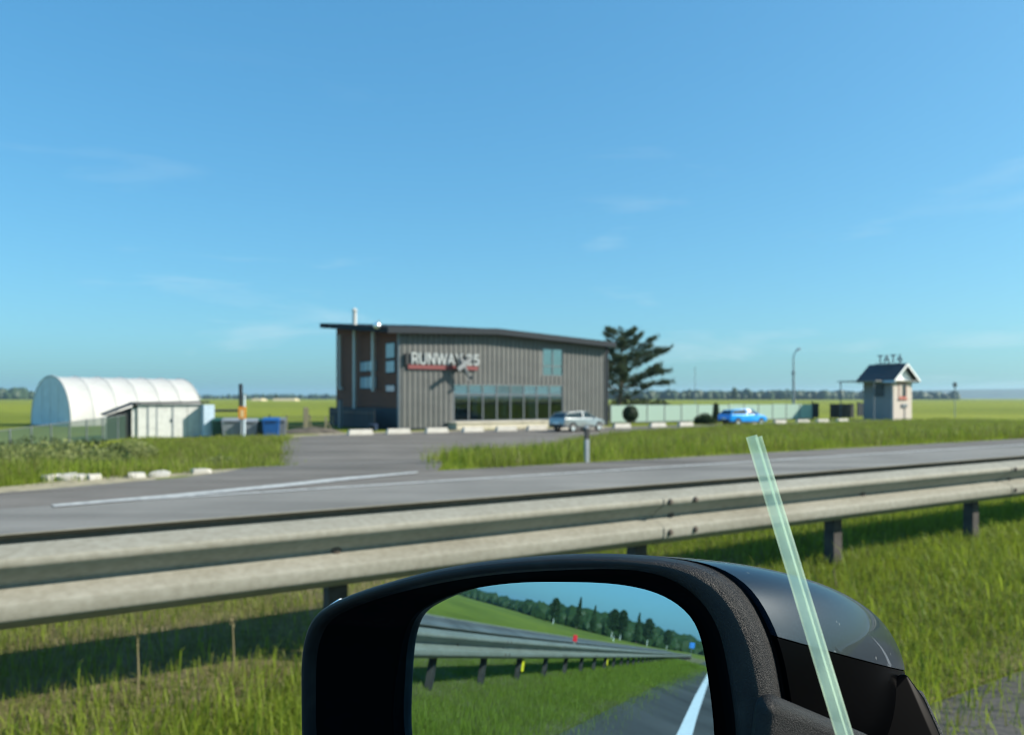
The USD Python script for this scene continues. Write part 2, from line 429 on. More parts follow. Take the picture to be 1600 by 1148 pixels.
s_ax = grid_axis(70, 6500, 1.0, 40)
t_ax = grid_axis(60, 6500, .5, 50)
S_, T_ = np.meshgrid(s_ax, t_ax, indexing='ij')
Z_ = zg(S_, T_)
road_here = ((T_ > ROAD0 + .3) & (T_ < 12.0)) | ((T_ < 1.7) & (T_ > -8.5))
import shapely
inside = shapely.contains_xy(lot_poly.buffer(-.4), S_.ravel(), T_.ravel()).reshape(S_.shape)
Z_ = Z_ - .06 * (road_here | inside)
rough = (meshkit.fbm(np.stack([S_ * .6, T_ * .6, S_ * 0], -1), 3, 3) - .5)
Z_ = Z_ + np.where(road_here | inside | (np.hypot(S_, T_) > 150), 0, .10 * rough) - .02
XY = S_[..., None] * ES + T_[..., None] * ET
V = np.concatenate([XY, Z_[..., None]], -1).reshape(-1, 3)
ns, nt = S_.shape
idx = np.arange(ns * nt).reshape(ns, nt)
quads = np.stack([idx[:-1, :-1], idx[1:, :-1], idx[1:, 1:], idx[:-1, 1:]], -1).reshape(-1, 4)
tag(obj('ground', (V, quads), ground_mat, smooth=True), kind='structure')

sheet('median_verge', sg.box(-140, 1.88, 140, ROAD0 + .1), .0, soil_mat, 3.0)
sheet('near_road', sg.box(-160, -8.8, 160, 1.84), .012, asphalt_near, 8.0)
sheet('far_road', sg.box(-160, ROAD0, 160, 10.72), .014, asphalt_lane, 8.0)
sheet('far_shoulder', sg.box(-160, 10.72, 160, 12.32), .014, asphalt_old, 8.0)
sheet('parking_lot', lot_poly, .020, asphalt_old, 1.6)
sheet('gravel_strip', sg.Polygon([(-140, 12.3), (-1.0, 12.3), (.2, 12.62), (1.15, 13.02), (2.0, 13.45), (2.8, 14.2), (3.5, 15.6), (4.1, 17.5), (5.6, 22.5), (7.3, 27.8), (5.9, 28.2), (4.2, 23.0), (2.6, 18.0), (2.1, 16.1), (1.4, 14.8), (.6, 13.8), (-1.0, 12.85), (-140, 12.8)]), .005, gravel_mat, 1.5)
sheet('gravel_strip', sg.Polygon([(10.9, 41), (12.0, 44.5), (14, 47.2), (18, 48.4), (40, 48.8), (40, 50.6), (16, 50.2), (9, 47), (8.2, 41)]), .006, gravel_mat, 1.5)
sheet('edge_line', sg.box(.2, 10.66, 120, 10.80), .022, line_mat, 6.0)
sheet('edge_line', sg.box(-60, 5.75, 120, 5.87), .022, line_mat, 6.0)
sheet('exit_line', sg.Polygon([(.15, 10.52), (1.6, 10.80), (2.9, 11.13), (4.2, 11.62), (5.5, 12.05), (5.62, 12.26), (4.2, 11.98), (2.8, 11.45), (1.4, 11.02), (.12, 10.74)]), .026, line_mat, 2.0)
sheet('near_edge_line', sg.box(-140, .44, 140, .65), .018, line_bright, 6.0)
for k in range(-14, 4):
    sheet('lane_dash', sg.box(k * 12 - 5, 8.2, k * 12 - 1, 8.32), .022, line_mat, 6.0)

# hills and far woods
def ridge(name, p0, p1, heights, depth, material, seed, lump=0.0):
    """A long low hill between two ground points with a height profile."""
    p0, p1 = np.array(p0, float), np.array(p1, float)
    n, k = 160, 9
    u = np.linspace(0, 1, n)
    h = np.interp(u, np.linspace(0, 1, len(heights)), heights) * (1 + .06 * (meshkit.fbm(np.stack([u * 14, u * 0, u * 0], -1), 4, seed) - .5))
    d = (p1 - p0) / np.linalg.norm(p1 - p0)
    nrm = np.array([-d[1], d[0]])
    v = np.linspace(0, 1, k)
    prof = np.sin(v * np.pi) ** .8
    P = p0 + (p1 - p0) * u[:, None, None] + nrm * ((v - .5) * depth)[None, :, None]
    Z = h[:, None] * prof[None, :] - 4 * (prof[None, :] < .01) - 1.0
    V = np.concatenate([P, Z[..., None]], -1).reshape(-1, 3)
    i = np.arange(n * k).reshape(n, k)
    q = np.stack([i[:-1, :-1], i[1:, :-1], i[1:, 1:], i[:-1, 1:]], -1).reshape(-1, 4)
    return tag(obj(name, (V, q), material, smooth=True), kind='structure')


hill_mat = mat('wooded_hill', (.030, .050, .022), .95, var=.3, scale=.01)
ridge('hills', (700, 5200), (4600, 3900), (6, 26, 42, 54, 62, 68, 72), 900, hill_mat, 2)
ridge('hills', (-5200, 5200), (900, 5600), (26, 16, 20, 14, 24, 18, 22, 12), 700, hill_mat, 5)


def woods(name, pts, width, h, n, seed, material):
    """A far wood that reads as one mass: lumpy crowns packed along a line."""
    r = np.random.default_rng(seed)
    base = trimesh.creation.icosphere(1)
    out = []
    pts = np.array(pts, float)
    for k in range(n):
        u = r.random() * (len(pts) - 1)
        i = min(int(u), len(pts) - 2)
        p = pts[i] + (pts[i + 1] - pts[i]) * (u - i)
        hh = h * (.55 + .6 * r.random())
        m = base.copy()
        m.vertices *= 1 + .35 * (r.random((len(m.vertices), 1)) - .5)
        m.vertices *= np.array([hh * .55, hh * .55, hh * .62]) * (.8 + .5 * r.random())
        m.apply_translation((p[0] + r.normal() * width, p[1] + r.normal() * width, -1.0 + hh * .45))
        out.append(m)
    o = obj(name, out, material)
    return tag(o, kind='stuff')


wood_mat = leaf_mat('far_wood', [(0, (.022, .042, .016)), (.5, (.034, .060, .022)), (1, (.050, .080, .030))], .1)
tag(woods('distant_wood', [(150, 1250), (420, 1250), (640, 1400), (780, 1420)], 26, 12, 900, 3, wood_mat), 'dark green belt of far trees along the horizon right of the building', 'trees')
tag(woods('distant_wood', [(-1200, 1500), (-1000, 1500), (-930, 1420)], 22, 18, 110, 4, wood_mat), 'dark far wood on the horizon at the left edge behind the hangar', 'trees')
tag(woods('distant_wood', [(-900, 2100), (-500, 2100), (-200, 2000)], 30, 11, 260, 8, wood_mat), 'thin line of far trees between the hangar and the building', 'trees')
for px, d, h in ((1148, 900, 15), (1172, 930, 9), (1075, 960, 11), (432, 900, 7)):
    p = at(px, d)
    o = thing('lone_tree', {1148: 'small dark tree standing above the far tree belt', 1172: 'low round tree just right of the taller lone tree', 1075: 'dark tree on the horizon right of the pine', 432: 'dark bush between two pale strips on the left horizon'}[px], 'tree', (p[0], p[1], -1.05))
    cr = []
    for k in range(26):
        m = trimesh.creation.icosphere(1, 1.0)
        m.vertices *= 1 + .4 * (rng.random((len(m.vertices), 1)) - .5)
        m.vertices *= h * (.10 + .08 * rng.random())
        a, rr, zz = rng.random() * 6.28, h * .28 * rng.random(), h * (.25 + .62 * rng.random())
        m.apply_translation((rr * math.cos(a) * (1.15 - zz / h), rr * math.sin(a) * (1.15 - zz / h), zz))
        cr.append(m)
    obj('trunk', tube([(0, 0, 0), (0, 0, h * .5)], [h * .03, h * .015], 6), bark, o)
    obj('crown', cr, wood_mat, o)
sand = mat('bare_sand', (.42, .36, .22), .95)
for a, b in ((392, 409), (425, 461)):
    p, q = at(a, 700), at(b, 700)
    o = obj('sand_bank', hull([(p[0], 700, -1.2), (q[0], 700, -1.2), (p[0] + 1, 702, 1.1), (q[0] - 1, 702, 1.1), (p[0], 720, -1.2), (q[0], 720, -1.2), (p[0] + 2, 715, 1.0), (q[0] - 2, 715, 1.0)]), sand)
    tag(o, kind='structure')

# ------------------------------------------------------------------ grass
def blade(r, h, w, lean):
    a = r.random() * 6.283
    d = np.array([math.cos(a), math.sin(a), 0])
    side = np.array([-d[1], d[0], 0]) * w / 2
    b = np.array([r.normal(), r.normal(), 0]) * .35
    p0, p1, p2 = b, b + np.array([0, 0, h * .55]) + d * lean * h * .25, b + np.array([0, 0, h * (1 - .3 * lean)]) + d * lean * h * .8
    V = [p0 - side, p0 + side, p1 - side * .8, p1 + side * .8, p2]
    return V, [(0, 1, 3), (0, 3, 2), (2, 3, 4)]


def tuft(seed, n, h, spread, w, hv=.5, lean=.8):
    r = np.random.default_rng(seed)
    V, Fc = [], []
    for k in range(n):
        v, f = blade(r, h * (1 - hv + hv * r.random() * 1.4), w * (.7 + .6 * r.random()), lean * r.random())
        o = len(V)
        v = np.array(v)
        v[:, :2] += np.array([r.normal(), r.normal()]) * spread - v[0, :2] * .0
        V += list(v)
        Fc += [tuple(i + o for i in t) for t in f]
    return np.array(V), np.array(Fc)


def scatter(name, protos, pts, scales, seed, kind_label, cat):
    r = np.random.default_rng(seed)
    path = '/World/' + numbered('/World', name)
    pi = UsdGeom.PointInstancer.Define(stage, path)
    targets = []
    for k, (mesh, material) in enumerate(protos):
        m = usdkit.mesh(stage, f'{path}/tuft_{k:03d}' if k else f'{path}/tuft', mesh, material)
        m.CreateDoubleSidedAttr(True)
        targets.append(m.GetPath())
    pi.CreatePrototypesRel().SetTargets(targets)
    n = len(pts)
    which = r.integers(0, len(protos), n) if not isinstance(scales, tuple) else scales[1]
    sc = scales if not isinstance(scales, tuple) else scales[0]
    pi.CreateProtoIndicesAttr(Vt.IntArray.FromNumpy(np.asarray(which, np.int32)))
    pi.CreatePositionsAttr(Vt.Vec3fArray.FromNumpy(np.asarray(pts, np.float32)))
    a = r.random(n) * 2 * np.pi
    q = np.zeros((n, 4), np.float16)
    q[:, 2], q[:, 3] = np.sin(a / 2), np.cos(a / 2)
    pi.CreateOrientationsAttr(Vt.QuathArray.FromNumpy(q))
    s3 = np.repeat(np.asarray(sc, np.float32)[:, None], 3, 1)
    pi.CreateScalesAttr(Vt.Vec3fArray.FromNumpy(s3))
    return tag(pi, kind_label, cat, kind='stuff')


def ground_pts(s, t, dz=0.0):
    xy = s[:, None] * ES + t[:, None] * ET
    return np.column_stack([xy, zg(s, t) + dz])


short = [(tuft(11, 36, .10, .050, .0055, .7, 1.3), blades_fresh), (tuft(12, 34, .075, .055, .0055, .7, 1.4), blades_fresh), (tuft(13, 34, .095, .055, .005, .7, 1.3), blades_dull), (tuft(14, 24, .07, .055, .0045, .7, 1.5), blades_dry), (tuft(15, 26, .18, .045, .0055, .6, 1.0), blades_fresh)]
r = np.random.default_rng(21)
# the median under the rail, near: thick green towards the road, thin and dry in the rail's strip
N = 42000
s = r.uniform(-3.2, 13.5, N); t = r.uniform(2.08, ROAD0 - .05, N)
green = meshkit.fbm(np.column_stack([s * .7, t * .9, s * 0]), 3, 5)
bare = np.exp(-((t - 4.35) / 1.0) ** 2) * smooth01((5.2 - s) / 3.0) * (.85 + .6 * meshkit.fbm(np.column_stack([s * 1.3, t * 1.6, s * 0]), 3, 15)) + .35 * np.exp(-((t - 4.3) / .5) ** 2)
bare = np.clip(bare, 0, .9)
edge = smooth01((t - 2.02) / .35)
keep = r.random(N) < (.35 + 1.3 * (green - .3)) * (1 - .80 * np.clip(bare, 0, 1)) * (.35 + .65 * edge) * 1.25
s, t, green, bare = s[keep], t[keep], green[keep], bare[keep]
w = r.random(len(s))
dryness = .10 + .65 * bare + .25 * np.clip(.45 - green, 0, 1)
lush = .07 + .30 * (t < 3.25) * (s < 3.6) + .22 * (t > 3.7) * (green > .5)
which = np.where(w < dryness, 3, np.where(w < dryness + .18, 2, np.where(w > 1 - lush, 4, r.integers(0, 2, len(s)))))
sc = (.55 + .7 * r.random(len(s))) * (1.0 - .5 * bare) * (.55 + .95 * meshkit.fbm(np.column_stack([s * 2.2, t * 2.2, s * 0]), 2, 33))
scatter('roadside_grass', short, ground_pts(s, t, -.005), (sc, which), 1, 'green roadside grass with dry patches growing under the guardrail', 'grass')
# the median behind the car (seen in the mirror)
N = 15000
s = -3.2 - 60 * r.random(N) ** 1.7; t = r.uniform(1.95, ROAD0 - .05, N)
sc = (.45 + .6 * r.random(N)) * (1 + np.clip((-s - 8) / 25, 0, 1.6)) * (1 - .3 * (t > 3.2))
which = np.where(r.random(N) < .12, 3, r.choice([0, 1, 2, 4], N))
scatter('median_grass', short, ground_pts(s, t, -.005), (sc, which), 2, 'green grass on the median reflected in the wing mirror', 'grass')
N = 5000
s = 13.5 + 60 * r.random(N) ** 1.6; t = r.uniform(1.84, ROAD0 - .05, N)
sc = (.8 + .8 * r.random(N)) * (1 + np.clip((s - 16) / 25, 0, 1.4))
which = r.choice([0, 1, 2, 4], N)
scatter('median_grass', short, ground_pts(s, t, -.005), (sc, which), 3, 'green grass along the foot of the guardrail further up the road', 'grass')
# the verge between the far road and the lot
tall = [(tuft(31, 34, .40, .13, .016, .6, .7), blades_fresh), (tuft(32, 30, .34, .15, .018, .6, .8), blades_fresh), (tuft(33, 26, .42, .14, .016, .6, .7), blades_dull), (tuft(34, 20, .45, .14, .012, .6, .5), blades_dry)]
N = 22000
s = 4 + 78 * r.random(N) ** 1.25; t = r.uniform(12.42, 46.0, N)
ok = ~shapely.contains_xy(lot_poly.buffer(.12), s, t)
s, t = s[ok], t[ok]
front = np.exp(-((t - 12.4) / .5))
sc = (.45 + .75 * r.random(len(s))) * (1 - .55 * np.clip(front, 0, 1)) * (.75 + .5 * meshkit.fbm(np.column_stack([s * .25, t * .25, s * 0]), 3, 9))
which = np.where(r.random(len(s)) < .06, 3, r.integers(0, 3, len(s)))
scatter('verge_grass', tall, ground_pts(s, t, -.02), (sc, which), 4, 'tall bright green grass strip between the far road and the parking lot', 'grass')
N = 15000
s = r.uniform(-22, 9, N); t = 12.6 + 28 * r.random(N) ** 1.4
ok = ~shapely.contains_xy(lot_poly.buffer(.85), s, t)
s, t = s[ok], t[ok]
front = np.exp(-((t - 12.6) / .7))
sc = (.38 + .55 * r.random(len(s))) * (1 - .62 * np.clip(np.exp(-((t - 12.6) / 1.2)), 0, 1))
which = np.where(r.random(len(s)) < .08, 3, r.integers(0, 3, len(s)))
scatter('junction_grass', tall, ground_pts(s, t, -.02), (sc, which), 5, 'rough green grass on the left bank beside the junction', 'grass')

# tall weeds on the left bank: each bush its own thing
def leafy(seed, n, rad, h, leaf):
    r = np.random.default_rng(seed)
    V, Fc = [], []
    for k in range(n):
        a, rr = r.random() * 6.283, rad * math.sqrt(r.random())
        z = h * (r.random() ** .8) * (1.05 - .55 * (rr / rad) ** 2)
        p = np.array([rr * math.cos(a), rr * math.sin(a), z])
        d = r.normal(size=3); d /= np.linalg.norm(d)
        e = np.cross(d, r.normal(size=3)); e /= np.linalg.norm(e)
        L = leaf * (.6 + .8 * r.random())
        o = len(V)
        V += [p - d * L, p + e * L * .4, p + d * L, p - e * L * .4]
        Fc += [(o, o + 1, o + 2), (o, o + 2, o + 3)]
    return np.array(V), np.array(Fc)


bush_list = [  # px, depth, radius, height, material, label
    (30, 17.5, .95, .80, leaves_pale, 'pale weed bush at the left edge of the photo in front of the netting fence'),
    (95, 19.0, 1.2, .95, leaves_pale, 'largest pale weed bush on the bank in front of the hangar'),
    (160, 18.0, .75, .62, leaves_pale, 'small whitish weed bush right of the largest one on the bank'),
    (140, 24.0, 1.1, 1.00, leaves_olive, 'dark green shrub on the bank below the shed'),
    (205, 29.0, .8, .75, leaves_pale, 'yellowish weed bush at the left foot of the white shed'),
    (60, 23.0, 1.4, 1.15, leaves_olive, 'broad green shrub against the netting fence'),
    (5, 21.0, 1.3, 1.0, leaves_pale, 'tall pale weeds partly cut by the left edge of the photo'),
    (345, 20.0, .45, .42, leaves_pale, 'low grassy weed bush on the bank below the signpost'),
]
for k, (px, d, rad, h, mt, lab) in enumerate(bush_list):
    p = at(px, d)
    o = thing('weed_bush', lab, 'bush', p, 0)
    obj('foliage', leafy(40 + k, int(1900 * rad), rad * 1.2, h * 1.05, .06), mt, o)
    obj('stem', [tube([(math.cos(i) * .1, math.sin(i) * .1, -.05), (math.cos(i) * rad * .4, math.sin(i) * rad * .4, h * .8)], [.012, .005], 5) for i in range(6)], leaves_olive, o)
for k, (px, d, h, lab) in enumerate(((362, 3.55, .34, 'pale dry stalk standing in the grass left of the wing mirror'), (213, 3.35, .30, 'thin dry stalk in the bare strip under the guardrail at left'), (1304, 5.2, .20, 'pale dry stalk at the foot of the rail post right of the mirror'))):
    p = at(px, d)
    o = thing('dry_stalk', lab, 'plant', p)
    obj('stem', tube([(0, 0, -.02), (.01, 0, h * .5), (.0, .01, h)], [.006, .005, .003], 5), blades_dry, o)
    obj('seed_head', leafy(70 + k, 40, .018, .09, .014), blades_dry, o).GetPrim() if False else obj('seed_head', xf(trimesh.Trimesh(*leafy(70 + k, 22, .008, .08, .008), process=False), (0, .01, h - .05)), blades_dry, o)

# ------------------------------------------------------------------ guardrail
RT = 3.78
RH, RB = .344, .353                                         # beam height, lower edge
prof = np.array([(.004, 0), (.018, .004), (.122, .054), (.135, .066), (.135, .122), (.124, .132), (.026, .172), (.018, .178), (.018, .184), (.026, .192), (.122, .264), (.135, .276), (.135, .300), (.124, .310), (.020, .341), (.004, .344)])
pp = prof
for _ in range(2):                                            # round the folds
    pp = np.vstack([pp[:1], np.stack([pp[:-1] * .75 + pp[1:] * .25, pp[:-1] * .25 + pp[1:] * .75], 1).reshape(-1, 2), pp[-1:]])
strip = sg.LineString(pp).buffer(.0022, cap_style=2)


def beam_mesh(sign, length):
    poly = sg.Polygon([(sign * y, z) for y, z in strip.exterior.coords])
    return prism(poly, length, 'x', 0.0)


rail = thing('guardrail', 'galvanised double sided W-beam guardrail on posts along the grassy median', 'guardrail', (0, 0, 0), RZ)
LB = 4.32
front_beam, back_beam = beam_mesh(-1, LB + .0), beam_mesh(1, LB)
j0 = 3.49
bolt = lathe([(0, 0), (.017, 0), (.017, .004), (.012, .012), (0, .014)], 10)
nut = xf(bolt, (0, 0, 0), 0, 90, 0)              # its head faces -y
for k in range(-24, 22):
    x0 = j0 + LB * k
    b = obj('beam', xf(front_beam, (x0, RT, RB + (.001 if k % 2 else 0))), steel, rail, smooth=35)
    if -6 <= k <= 6:
        # end plate lapped over the next beam, and its bolts
        lap = beam_mesh(-1, .34)
        obj('lap_joint', xf(lap, (x0 - .12, RT - .0055, RB)), steel, b, smooth=35)
        for dx in (-.07, .15):
            for dz in (.288, .095):
                obj('bolt', xf(nut, (x0 + dx, RT - .142, RB + dz), 0, 0, 0, 1.2), bolt_mat, b)
        for dx in (.04, 2.1):
            obj('bolt', xf(nut, (x0 + dx, RT - .026, RB + .181), 0, 0, 0, 1.5), bolt_mat, b)
    obj('beam', xf(back_beam, (x0 + .7, RT + .155, .372 + (.001 if k % 2 else 0))), steel, rail, smooth=35)
post_poly = sg.Polygon([(-.05, -.045), (.05, -.045), (.05, .045), (.043, .045), (.043, -.038), (-.043, -.038), (-.043, .045), (-.05, .045)])
post = prism(post_poly, .985, 'z', -.30)
for k in range(-52, 50):
    x = 1.30 + 2.03 * k
    obj('post', xf(post, (x, RT + .075, 0)), rust_post, rail)
    if -4 < k < 14:
        obj('spacer', box(x - .035, x + .035, RT - .010, RT + .026, .50, .64), steel, rail)

# reflectors along the rail behind the car (seen in the mirror)
red_refl = mat('red_reflector', (.65, .02, .03), .35)
yellow_refl = mat('yellow_reflector', (.75, .60, .02), .4)
blue_sign_mat = mat('blue_sign', (.03, .22, .70), .4)
xy = st(-15.5, RT + .04)
o = thing('rail_reflector', 'small red reflector on top of the guardrail, seen in the wing mirror', 'reflector', (xy[0], xy[1], .70), RZ)
obj('bracket', box(-.01, .01, -.02, .02, -.02, .06), steel, o)
obj('lens', rbox(-.02, .02, -.06, .06, .05, .22, .015), red_refl, o)
for sx, lab in ((-10.88, 'yellow reflector on the nearer post below the guardrail, seen in the wing mirror'), (-21.03, 'yellow reflector on the farther post below the guardrail, seen in the wing mirror')):
    xy = st(sx, RT - .0)
    o = thing('post_reflector', lab, 'reflector', (xy[0], xy[1], .12), RZ)
    obj('lens', rbox(-.055, .055, -.03, .0, .0, .28, .012), yellow_refl, o)
    obj('bracket', box(-.02, .02, .0, .04, .05, .2), steel, o)

# ------------------------------------------------------------------ the building
BO = np.array([-8.3, 57.0])
bz = -1.05
bld = thing('cafe_building', 'long grey clad two storey building with dark low gable roof behind the parking lot', 'building', (BO[0], BO[1], bz), RZ)
X1, DEP = 19.35, 12.0
roof_z = lambda x: np.interp(x, [-6.2, 8.0, 20.2], [7.50, 7.86, 7.18])


def wall_rects(x0, x1, ztop, holes):
    """Splits a wall into rectangles round its openings; the top follows the roof."""
    xs = sorted({x0, x1, *[h[0] for h in holes], *[h[1] for h in holes]})
    out = []
    for a, b in zip(xs[:-1], xs[1:]):
        cut = sorted([(h[2], h[3]) for h in holes if h[0] <= a and h[1] >= b])
        z = 0.0
        for lo, hi in cut:
            out.append((a, b, z, lo)); z = hi
        out.append((a, b, z, None))
    return out


holes = [(4.4, 14.8, .55, 3.45), (12.7, 14.8, 4.2, 6.5)]
parts, ribs = [], []
for a, b, z0, z1 in wall_rects(0.0, X1, None, holes):
    if z1 is None:
        xs = [a] + ([8.0] if a < 8 < b else []) + [b]
        poly = [(a, z0), (b, z0)] + [(x, float(roof_z(x)) - .36) for x in xs[::-1]]
    else:
        poly = [(a, z0), (b, z0), (b, z1), (a, z1)]
    parts.append(prism(poly, .22, 'y', 0.0))
pitch = .43
x = pitch / 2
while x < X1:
    segs, z = [], 0.03
    for h in sorted([h for h in holes if h[0] - .03 < x < h[1] + .03], key=lambda h: h[2]):
        segs.append((z, h[2] - .04)); z = h[3] + .04
    segs.append((z, float(roof_z(x)) - .40))
    for lo, hi in segs:
        if hi - lo > .1:
            ribs.append(prism([(x - .035, 0), (x + .035, 0), (x + .022, -.065), (x - .022, -.065)][::1], 1, 'z') if False else hull([(x - .075, .002, lo), (x + .075, .002, lo), (x - .035, -.065, lo), (x + .035, -.065, lo), (x - .075, .002, hi), (x + .075, .002, hi), (x - .035, -.065, hi), (x + .035, -.065, hi)]))
    x += pitch
w = obj('cladding_wall', parts, clad_mat, bld)
obj('cladding_rib', ribs, clad_mat, w, kind='stuff')
roof_rise = .1
DB = 14.4
bw = obj('brick_side_wall', prism([(.35, 1.62), (DB, 1.62), (DB, 7.25 + roof_rise * DB), (.35, 7.27)], .3, 'x', 0.0), brick_side, bld)
obj('lower_side_wall', box(-.04, .3, .35, DB, 0, 1.60), trim_dark, bld)
obj('corner_panel', box(-.10, .3,   .02, .345, 0, 7.24), trim_mid, bld)
for z0, z1 in ((4.25, 5.25), (5.35, 6.6), (2.8, 3.4)):
    f = obj('window', box(-.05, -.002, .85, 2.65, z0, z1), trim_dark, bld)
    obj('pane', box(-.075, -.05, .95, 2.55, z0 + .08, z1 - .08), pale_pane, f)
for z0, z1 in ((3.1, 4.15), (4.5, 5.4)):
    f = obj('window', box(-.05, -.002, 4.6, 8.2, z0, z1), trim_dark, bld)
    for ya, yb in ((4.72, 6.3), (6.5, 8.08)):
        obj('pane', box(-.075, -.05, ya, yb, z0 + .08, z1 - .08), pale_pane, f)
obj('corner_trim', box(X1, X1 + .24, -.09, .3, 0, 6.85), trim_dark, bld)
obj('base_trim', box(0, 4.4, -.09, -.002, 0, .12), trim_dark, bld)
obj('side_wall', box(X1, X1 + .2, .3, DB - .26, 0, 6.8), trim_mid, bld)
obj('rear_wall', box(0, X1, DB - .25, DB - .003, 0, 7.0), trim_mid, bld)


def tilted(profile, y0, y1, rise=.1):
    """A slab with the given (x, z) outline that climbs towards the back."""
    m = prism(profile, y1 - y0, 'y', y0)
    v = m.vertices.copy(); v[:, 2] += rise * np.maximum(v[:, 1] - y0, 0)
    m.vertices = v
    return m


rf = obj('roof', tilted([(-1.25, 7.10), (8.0, 7.40), (19.8, 6.79), (19.8, 7.20), (8.0, 7.82), (-1.25, 7.52)], -.75, DB + .8), dark_roof, bld)
obj('fascia', prism([(-1.30, 7.08), (8.0, 7.38), (19.85, 6.77), (19.85, 7.22), (8.0, 7.845), (-1.30, 7.545)], .05, 'y', -.805), trim_dark, rf)
# ground floor window band
fr = obj('window_band', [box(4.4, 14.8, -.02, .16, .55, .64), box(4.4, 14.8, -.02, .16, 3.37, 3.45), box(4.4, 4.5, -.02, .16, .64, 3.37), box(14.7, 14.8, -.02, .16, .64, 3.37)], trim_mid, bld)
bays = np.linspace(4.5, 14.7, 9)
for k in range(8):
    a, b = bays[k], bays[k + 1]
    if k:
        obj('mullion', box(a - .04, a + .04, -.012, .14, .64, 3.37), trim_mid, fr)
    obj('transom', box(a + .04, b - .04, -.008, .12, 2.58, 2.66), trim_mid, fr)
    obj('pane', box(a + .04, b - .04, .04, .055, .64, 2.58), glass_dark, fr)
    obj('pane', box(a + .04, b - .04, .04, .055, 2.66, 3.37), glass_clear, fr)
    if k not in (3, 4):
        obj('blind', box(a + .12, b - .12, .10, .13, 2.70 + .10 * (k % 3 == 1), 3.35), blind_mat, fr)
obj('room', [box(4.0, 15.2, 4.0, 4.1, .3, 3.8), box(4.0, 15.2, .23, 4.0, .3, .4), box(4.0, 15.2, .23, 4.0, 3.7, 3.8), box(4.0, 4.1, .23, 4.0, .4, 3.7), box(15.1, 15.2, .23, 4.0, .4, 3.7)], room_mat, bld)
for pa, pb, py, pm in ((5.0, 5.7, 2.2, stucco_pink), (6.9, 7.3, 1.4, trim_mid), (7.9, 8.6, 3.0, leaves_pale), (9.6, 9.9, 1.2, trim_mid), (11.0, 11.5, 2.4, leaves_pale), (12.4, 13.3, 1.6, stucco_shaded)):
    obj('partition', box(pa, pb, py, py + .06, .41, 2.5), pm, bld)  # added boards, their colours imitate reflections and lit bits in the panes
wn = obj('window', [box(12.7, 14.8, -.02, .16, 4.2, 4.28), box(12.7, 14.8, -.02, .16, 6.42, 6.5), box(12.7, 12.78, -.02, .16, 4.28, 6.42), box(14.72, 14.8, -.02, .16, 4.28, 6.42), box(13.7, 13.78, -.015, .14, 4.28, 6.42), box(12.78, 14.72, -.01, .12, 4.98, 5.06)], trim_mid, bld)
for xa, xb in ((12.78, 13.7), (13.78, 14.72)):
    for za, zb in ((4.28, 4.98), (5.06, 6.42)):
        obj('pane', box(xa, xb, .04, .055, za, zb), glass_clear, wn)
        obj('blind', box(xa + .02, xb - .02, .08, .10, za + .02, zb - .02), blind_mat, wn)
# terrace step in front of the windows
obj('terrace', [box(3.9, 12.2, -1.6, -.1, 0, .42)], beige_conc, bld)
obj('terrace_coping', rbox(3.8, 12.3, -1.68, -.1, .424, .54, .03), beige_conc, bld)
# pipes
obj('flue_pipe', tube([(-.45, 8.45, 1.35), (-.45, 8.45, 8.0)], .15, 14), flue_white, bld, smooth=40)
obj('flue_pipe', tube([(-.45, 8.45, 8.003), (-.45, 8.45, 9.5)], .18, 14), flue_white, bld, smooth=40)
obj('flue_cowl', xf(lathe([(0, .28), (.05, .24), (.24, .05), (.24, 0), (.16, 0), (.16, -.10), (0, -.10)], 16), (-.45, 8.45, 9.62)), flue_white, bld, smooth=40)
obj('flue_pipe', tube([(-.42, 4.33, 2.9), (-.42, 4.33, 7.7)], .15, 14), flue_white, bld, smooth=40)
obj('flue_pipe', tube([(-.30, 12.6, 7.9), (-.30, 12.6, 3.4), (-.32, 12.5, 3.25), (-.34, 12.0, 3.2)], .12, 10), flue_white, bld, smooth=40)
obj('ball_lamp', xf(trimesh.creation.icosphere(3, .27), (-1.48, .82, 7.72)), metal_shiny, bld, smooth=True)  # polished steel ball added at the roof edge to give the sun glint
obj('lamp_bracket', [bar((-1.42, .82, 7.9), (-1.35, .82, 8.15), .04), bar((-1.35, .82, 8.15), (-1.15, .82, 7.75), .04)], metal_grey, bld)

# sign
sgn = thing('wall_sign', 'white raised lettering RUNWAY 25 with dark red underline on the grey wall', 'sign', (BO[0] + ES[0] * .76, BO[1] + ES[1] * .76, bz + 4.55), RZ)
x = .0
txt = meshkit.text_mesh('RUNWAY 25', .82, .14, bold=True)
sx = 5.75 / np.ptp(txt.vertices[:, 0])
for ch_i, g in enumerate('RUNWAY 25'):
    if g == ' ':
        continue
pieces = txt.split(only_watertight=False)
order = np.argsort([p.vertices[:, 0].min() for p in pieces])
for i in order:
    p = pieces[i].copy()
    v = p.vertices.copy()
    p.vertices = np.stack([v[:, 0] * sx, -.24 - v[:, 2] + .14, v[:, 1] + .38], 1)
    p.invert()
    p.fix_normals()
    obj('letter', p, letter_mat, sgn)
obj('underline_bar', box(-.2, 5.75, -.19, -.075, .0, .30), red_dark, sgn)
obj('end_box', box(-.42, -.16, -.26, -.075, .30, 1.15), black_mat, sgn)
obj('sign_rail', box(-.1, 5.7, -.10, -.072, .72, .80), trim_mid, sgn)

# small aeroplane mounted on the wall over the sign
ap = BO + ES * 4.95 + ET * (-.75)
pl = thing('model_aeroplane', 'small grey model aeroplane mounted across the lettering on the wall', 'model aeroplane', (ap[0], ap[1], bz + 4.72), RZ)


def ori(m):
    return xf(m, (0, 0, 0), 0, 28, 0) if False else xf(xf(m, (0, 0, 0), 0, 62, 0, 1.0), (0, 0, 0), 0, 0, 62)


